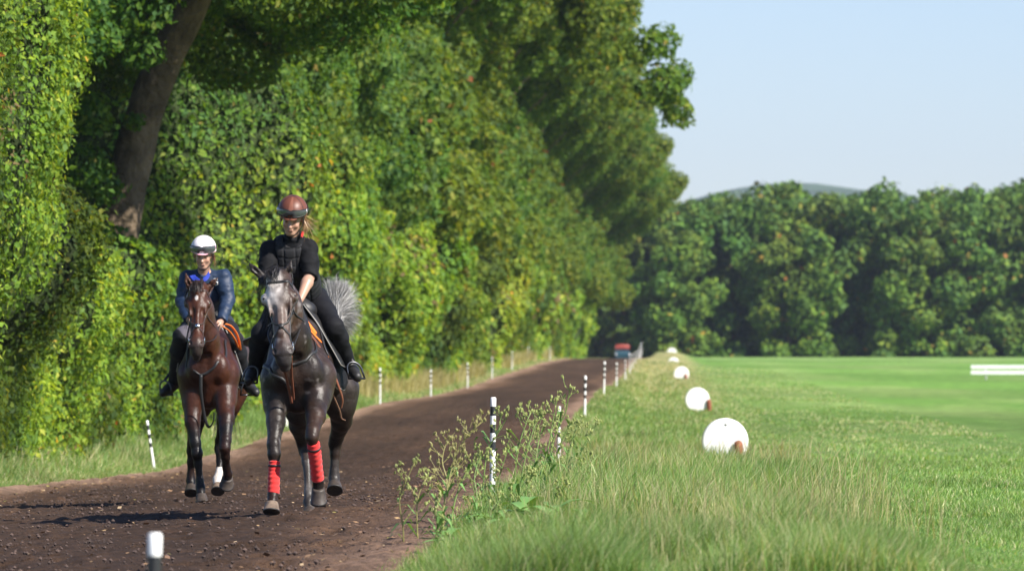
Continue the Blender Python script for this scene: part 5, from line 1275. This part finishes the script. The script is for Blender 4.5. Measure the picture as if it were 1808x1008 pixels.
def vest(root, R_, m, e=.040):
    G, sd_, h = R_['G'], R_['sd'], .0068; pv, ws, cs, nk = R_['pv'], R_['ws'], R_['cs'], R_['nk']
    g = fieldfor([pv, ws, cs, nk, G('sho_l'), G('sho_r')], .24, h)
    g.chain([(ws+(pv-ws)*.25, .120+e), (ws, .116+e), (cs, .138+e), (nk+(cs-nk)*.55, .096+e)], .05, sd_, 1.18)
    g.cap(G('sho_l')*.72+G('sho_r')*.28, G('sho_r')*.72+G('sho_l')*.28, .058+e*.8, .058+e*.8, .04)
    for s_ in 'lr':
        S_, E_ = G('sho_'+s_), G('elb_'+s_); sg = -1 if s_ == 'l' else 1
        g.cap(S_+sd_*sg*.02+np.array([0, -.01, .05]), E_*.7+S_*.3+sd_*sg*.02, .088, .095, .01, sub=True)
    g.cap(nk+np.array([0, -.10, .09]), nk+np.array([0, -.04, .0]), .085, .070, .01, sub=True); g.cap(nk+np.array([0, -.17, -.02]), nk+np.array([0, -.2, -.09]), .055, .02, .01, sub=True)
    m_ = np.abs(g.A) < .03; i = np.argwhere(m_); P = g.lo+h*i; L = P-cs; ax = _n(nk-ws); t = L@ax; s2 = L@sd_
    gr = np.maximum(np.maximum(0, np.cos(6.283*t/.052))**10, (np.maximum(0, np.cos(6.283*(s2+.035)/.085))**14)); g.A[m_] += (.007*gr).astype(np.float32)
    return g.build('vest', m, root)
vest(ra, R1_, mat('vest_cloth', (.016, .016, .018), .7, .22, bump=(160, .35, .002), noise=(12, .2)))
P_ = R1_['P']
mb = MB(); strap(mb, curve([P_(.085, -.01, -.10), P_(.082, .02, -.135)], 3), .020, .006, R1_['nk']); mb.build('red_tag', M_red, ra)
strandset(ra, 'hair', [([P_(.06, -.10, -.01), P_(.09, -.13, -.05), P_(.12, -.14, -.09), P_(.15, -.15, -.07)], 70, .014, .016), ([P_(.07, -.09, -.03), P_(.10, -.12, -.09), P_(.11, -.13, -.14), P_(.13, -.13, -.16)], 80, .015, .014), ([P_(-.07, -.05, -.02), P_(-.10, -.07, -.05), P_(-.13, -.08, -.10)], 10, .01, .02),
    ([P_(.09, -.02, -.02), P_(.098, -.01, -.07), P_(.09, -.02, -.12)], 60, .010, .008)], [(.30, .17, .08), (.20, .11, .05), (.42, .27, .14)], 21, .0016)
belt = MB(); 
stirrup(ra if False else grey, J(630,668,.76), yaw=.35, Ms=M_dsteel, leather_to=J(606,610,.85), lean=-.25)
stirrup(grey, J(440,676,.75), yaw=-.35, Ms=M_dsteel, leather_to=J(452,610,.85), lean=.2)

# ---- bay horse ------------------------------------------------------------------
J2 = Jd(49.5)
bb = px(372, 893, 50.2); bb[2] = float(ground_z(bb[0], 50.2))
bay = empty('horse', bb, 'bay horse with dark legs and one white sock, cantering behind on the left', 'horse')
B_ = {
 'barrel': [(368,657,.22,.205),(371,650,.55,.228),(376,648,.95,.243),(386,642,1.3,.24),(396,632,1.58,.225)],
 'withers': [(370,606,.50,.13),(374,604,.85,.15),(382,610,1.2,.16)],
 'croup': [(394,610,1.42,.19),(402,618,1.72,.15)],
 'shoulder_l': [(352,612,.38,.10),(341,662,.14,.125),(340,690,.14,.11)],
 'shoulder_r': [(386,612,.38,.10),(395,660,.14,.13),(396,690,.10,.115)],
 'breast': [(368,662,.06,.12),(369,700,.12,.11)],
 'neck': [(371,610,.46,.20),(367,640,.14,.185),(363,595,-.02,.15),(358,550,-.13,.12),(353,518,-.20,.092)],
 'head': [(351,503,-.27,0),(351,535,-.36,0),(349,575,-.46,0),(348,605,-.54,0),(347,619,-.60,0)],
 'ear_l': [(337,509,-.22,0),(331,496,-.24,0),(328,483,-.23,0)],
 'ear_r': [(368,509,-.22,0),(376,499,-.24,0),(385,490,-.24,0)],
 'fore_l': [(341,688,.15,.115),(341,712,.12,.09),(340,745,.03,.064),(345,782,-.02,.047),(348,800,-.03,.046),(350,818,-.02,.034),(353,848,-.02,.030),(354,860,-.03,.037),(355,870,-.07,.030),(355,875,-.08,.031)],
 'fore_r': [(397,688,.12,.115),(398,708,.05,.094),(399,738,-.10,.066),(398,778,-.24,.047),(397,790,-.26,.046),(398,806,-.22,.035),(400,826,-.14,.031),(402,836,-.10,.037),(403,841,-.06,.031),(402,844,-.06,.032)],
 'thigh_l': [(382,640,1.52,.17),(356,695,1.28,.15),(350,722,1.28,.105)],
 'thigh_r': [(408,640,1.55,.17),(407,688,1.36,.145),(405,715,1.32,.10)],
 'hind_l': [(350,712,1.28,.115),(346,745,1.40,.076),(342,783,1.60,.050),(340,796,1.62,.047),(338,815,1.64,.035),(337,838,1.66,.031),(337,848,1.66,.038),(338,856,1.63,.031),(338,860,1.61,.032)],
 'hind_r': [(405,708,1.32,.11),(398,745,1.42,.074),(390,778,1.56,.050),(388,792,1.56,.046),(389,812,1.50,.035),(387,836,1.44,.031),(384,846,1.42,.038),(384,853,1.38,.032),(385,857,1.36,.033)],
 'head_w': 1.12, 'knee_i': 4, 'hock_i': 3, 'head_yaw': .02, 'ear_turn': .25}
def bcolf(V, H):
    z = V[:, 2]-bb[2]; c = np.tile(np.array([.040, .0125, .006]), (len(V), 1))
    n = fbm(V[:, 0]*6, V[:, 1]*6, V[:, 2]*6, 3)[:, None]; c = c*(1+.35*n)
    c = mixc(c, (.006, .0045, .004), (.84-z)*5+.8*n[:, 0]); c = mixc(c, (.028, .010, .006), (fbm(V[:, 0]*4, V[:, 1]*3, V[:, 2]*4+7, 2)*1.5))
    L = (V-H['poll'])@H['M'].T; u = -L[:, 2]/H['L']; head = (V[:, 1] < 49.42) & (u > -.2) & (u < 1.3) & (L[:, 1] > -.26)
    hc = np.tile(np.array([.052, .017, .008]), (len(V), 1))*(1+.3*n); hc = mixc(hc, (.030, .022, .020), (u-.80)*5); hc = mixc(hc, (.55, .50, .47), (1-np.hypot((u-.27)/.045, (L[:, 0]+.012)/.016))*3)
    hc = mixc(hc, (.05, .024, .016), (np.abs(L[:, 0])-.055)*12)
    c = np.where(head[:, None], hc, c)
    s_ = J2(385,848,1.42); sock = (np.linalg.norm(V-s_, axis=1) < .13+.03*n[:, 0]); c[sock] = (.55, .50, .45)
    return c
M_coat2 = coat_mat('bay_coat', .42)
bbody, bvh2, hp2, Mh2 = horse(J2, 49.5, B_, bay, bcolf, M_coat2)
hoof(bay, J2(355,873,-.08), J2(357,890,-.11), (.1, -1, 0), M_hoof)
hoof(bay, J2(402,842,-.06), J2(400,855,.0), (0, -.6, -.8), M_hoof, .058)
hoof(bay, J2(338,858,1.62), J2(338,872,1.57), (0, -1, 0), M_hoof)
hoof(bay, J2(385,856,1.37), J2(385,869,1.32), (0, -1, 0), M_hoofp)
rings2 = build_bridle(bay, bvh2, hp2, Mh2, .68, mat('bridle_leather', (.045, .022, .016), .42, .5), 'b')
reins(bay, [[rings2[1], J2(376,600,-.30), J2(384,588,-.05), J2(388,572,.16)], [rings2[0], J2(330,600,-.28), J2(332,585,-.02), J2(336,568,.12)]], M_leather)
onbody([(328,600,.35),(335,635,.10),(352,660,-.05),(370,655,-.05),(386,640,.05),(393,605,.3)], .008, M_leather, 'neck_strap', .022, bay, bvh2, J2)
reins(bay, [[J2(355,662,-.14), J2(355,690,-.12), J2(359,722,-.08), J2(365,748,-.05), J2(371,753,-.03), J2(377,742,.0), J2(378,728,.05)]], M_leather, 'martingale', .013)
Lf2 = [[(352,560,.62),(350,560,.9),(352,565,1.2)], [(330,585,.55),(328,585,.9),(332,588,1.2)], [(318,625,.58),(314,625,.9),(318,626,1.18)], [(312,655,.66),(310,658,.9),(312,656,1.12)]]
Lc2 = [[(353,562,.62),(351,562,.95),(355,568,1.28)], [(334,590,.56),(331,590,.95),(335,594,1.28)], [(323,635,.58),(319,637,.95),(322,636,1.25)], [(319,672,.68),(316,675,.95),(319,672,1.2)]]
Rf2 = [[(394,572,.55),(398,572,.9),(400,576,1.2)], [(406,598,.50),(414,598,.9),(418,600,1.2)], [(420,635,.55),(426,635,.9),(429,636,1.18)], [(430,668,.62),(433,672,.9),(433,668,1.1)]]
Rc2 = [[(391,575,.48),(396,575,.95),(402,580,1.3)], [(401,606,.42),(410,604,.95),(417,606,1.3)], [(412,648,.46),(420,648,.95),(425,646,1.28)], [(418,680,.56),(424,686,.95),(428,680,1.2)]]
sdl2 = saddle(bay, J2, (Lf2, Lc2), (Rf2, Rc2), [(375,566,.62),(384,572,1.12)], M_pipe, M_blackcloth)
m = MB(); m.tube(curve([J2(389,575,.22), J2(398,572,.25), J2(408,576,.3), J2(417,588,.36), J2(422,602,.42), J2(424,617,.5)], 7), .014, 8, flat=.45); m.tube(curve([J2(392,576,.22), J2(404,584,.28), J2(414,598,.34), J2(421,614,.45)], 7), .012, 8, flat=.45); m.build('hand_strap', M_orange, sdl2)
FL = [(J2(346,503,-.30), J2(346,496,-.38), J2(348,505,-.45), J2(350,517,-.47)), (J2(354,503,-.30), J2(357,495,-.38), J2(354,503,-.44), J2(353,514,-.47)), (J2(350,503,-.28), J2(343,498,-.36), J2(340,506,-.42), J2(342,514,-.44))]
strandset(bay, 'forelock', [(g_, 90, .005, .002) for g_ in FL], [(.014, .010, .009), (.04, .022, .016)], 35, .003)
strandset(bay, 'mane', [([J2(350,498,-.18), J2(336,512,-.16), J2(332,540,-.14)], 140, .016, .006), ([J2(357,540,-.05), J2(340,555,-.03), J2(335,585,.0)], 140, .016, .006)], [(.014, .010, .009), (.04, .022, .016)], 36, .003)
strandset(bay, 'tail', [([J2(400,612,1.86), J2(400,625,1.98), J2(398,680,2.05), J2(396,740,2.05), J2(396,775,2.0)], 300, .016, .008)], [(.014, .010, .009), (.03, .02, .015)], 37, .0035)
rp2 = J2(372, 575, .95)
rb = empty('person', (rp2[0], rp2[1], bb[2]), 'rider in white and pink helmet and navy jacket sitting on the bay horse', 'person')
q2 = dict(head=(359,450,.33), neck=(361,482,.43), chest=(359,515,.56), waist=(363,548,.78), pelvis=(372,574,.98), sho_l=(331,492,.46), sho_r=(394,490,.46), elb_l=(323,533,.40), elb_r=(402,530,.40),
          han_l=(336,572,.12), han_r=(388,577,.16), kne_l=(322,594,.50), kne_r=(412,600,.55), ank_l=(307,676,.88), ank_r=(434,674,.88), toe_l=(289,690,.76), toe_r=(451,690,.76), pitch=R(14), hyaw=-.06, roll=-.02, skinmat=M_skin2, thigh=1.12)
def legcol(V):
    c = np.tile(np.array([.008, .008, .010]), (len(V), 1)); p = J2(320,582,.38); d = np.abs(V-p)
    c[(V[:, 0] < J2(338,0,.5)[0]) & (V[:, 2] > J2(0,590,.5)[2]+.05*np.sin(V[:, 0]*25)) & (V[:, 1] < 50.15)] = (.085, .078, .10); return c
cl2 = dict(collar=.028, sleeve='long', thick=.003, top_name='jacket', top=mat('navy_shell', (.012, .026, .060), .55, .35, bump=(30, .15, .006)), legs=mat('breeches', attr=True, rough=.7, spec=.25), legcol=legcol, boot=M_leather)
R2_ = rider(J2, rb, q2, cl2)
M_silk2 = mat('white_silk', attr=True, rough=.45, spec=.4, bump=(60, .15, .003))
ho2, hc2 = helmet(rb, R2_, M_silk2, mat('pink_strap', (.75, .40, .46), .5), M_lens, M_leather, rx=.112)
helmet_cols(ho2, R2_, (.80, .74, .74), (.62, .55, .56), (.82, .78, .78))
def pinkpeak(o, R_):
    me = o.data; V = np.array([v.co for v in me.vertices])+np.array(o['_o']); L = (V-R_['P'](0, -.015, .045))@R_['M'].T
    a = me.color_attributes['Col']; c = np.empty(len(V)*4, np.float32); a.data.foreach_get('color', c); c = c.reshape(-1, 4); c[(L[:, 2] < -.006) & (L[:, 1] > 0), :3] = (.72, .36, .42); a.data.foreach_set('color', c.ravel())
pinkpeak(ho2, R2_)
P2 = R2_['P']
M_blue = mat('blue_collar', (.015, .035, .28), .6, .3); nk2 = R2_['nk']
sheet('collar', [[J2(334,487,.30), J2(338,493,.28), J2(344,497,.26), J2(356,494,.24)], [J2(345,485,.33), J2(346,488,.30), J2(349,490,.28), J2(357,497,.24)]], .008, M_blue, rb)
sheet('collar', [[J2(357,498,.24), J2(364,496,.25), J2(368,492,.27), J2(371,486,.30)], [J2(359,490,.27), J2(362,488,.28), J2(366,483,.31), J2(368,479,.34)]], .008, M_blue, rb)
bq = BVHTree.FromPolygons([tuple(np.array(v.co)+np.array(R2_['top']['_o'])) for v in R2_['top'].data.vertices], [tuple(p.vertices) for p in R2_['top'].data.polygons])
mb = MB()
for pts in ([(377,493),(380,492),(380,496)], [(379,498),(384,498),(384,502),(380,504)], [(383,491),(383,495)]):
    P = []
    for X, Y in pts:
        o_ = Vector(px(X, Y, 40.)); dr = (Vector(px(X, Y, 60.))-o_).normalized(); h_ = bq.ray_cast(o_, dr, 30)[0]
        if h_ is not None: P.append(np.array(h_)-np.array(dr)*.004)
    if len(P) > 1: strap(mb, np.array(P), .010, .003)
if mb.V: mb.build('chest_emblem', M_wclip, rb)
strandset(rb, 'hair', [([P2(.0, -.12, -.02), P2(.01, -.15, -.06), P2(.02, -.15, -.12)], 60, .02, .012), ([P2(.085, -.03, -.0), P2(.092, -.02, -.05), P2(.085, -.02, -.10)], 50, .010, .008)], [(.30, .11, .05), (.20, .08, .04)], 41, .0016)
stirrup(bay, J2(294,697,.80), yaw=-.5, Ms=M_dsteel, leather_to=J2(314,640,.88), lean=-.15)
stirrup(bay, J2(436,697,.80), yaw=.5, Ms=M_dsteel, leather_to=J2(428,640,.88), lean=.1)
# strip build-time helper properties
for o in bpy.data.objects:
    if '_o' in o: del o['_o']
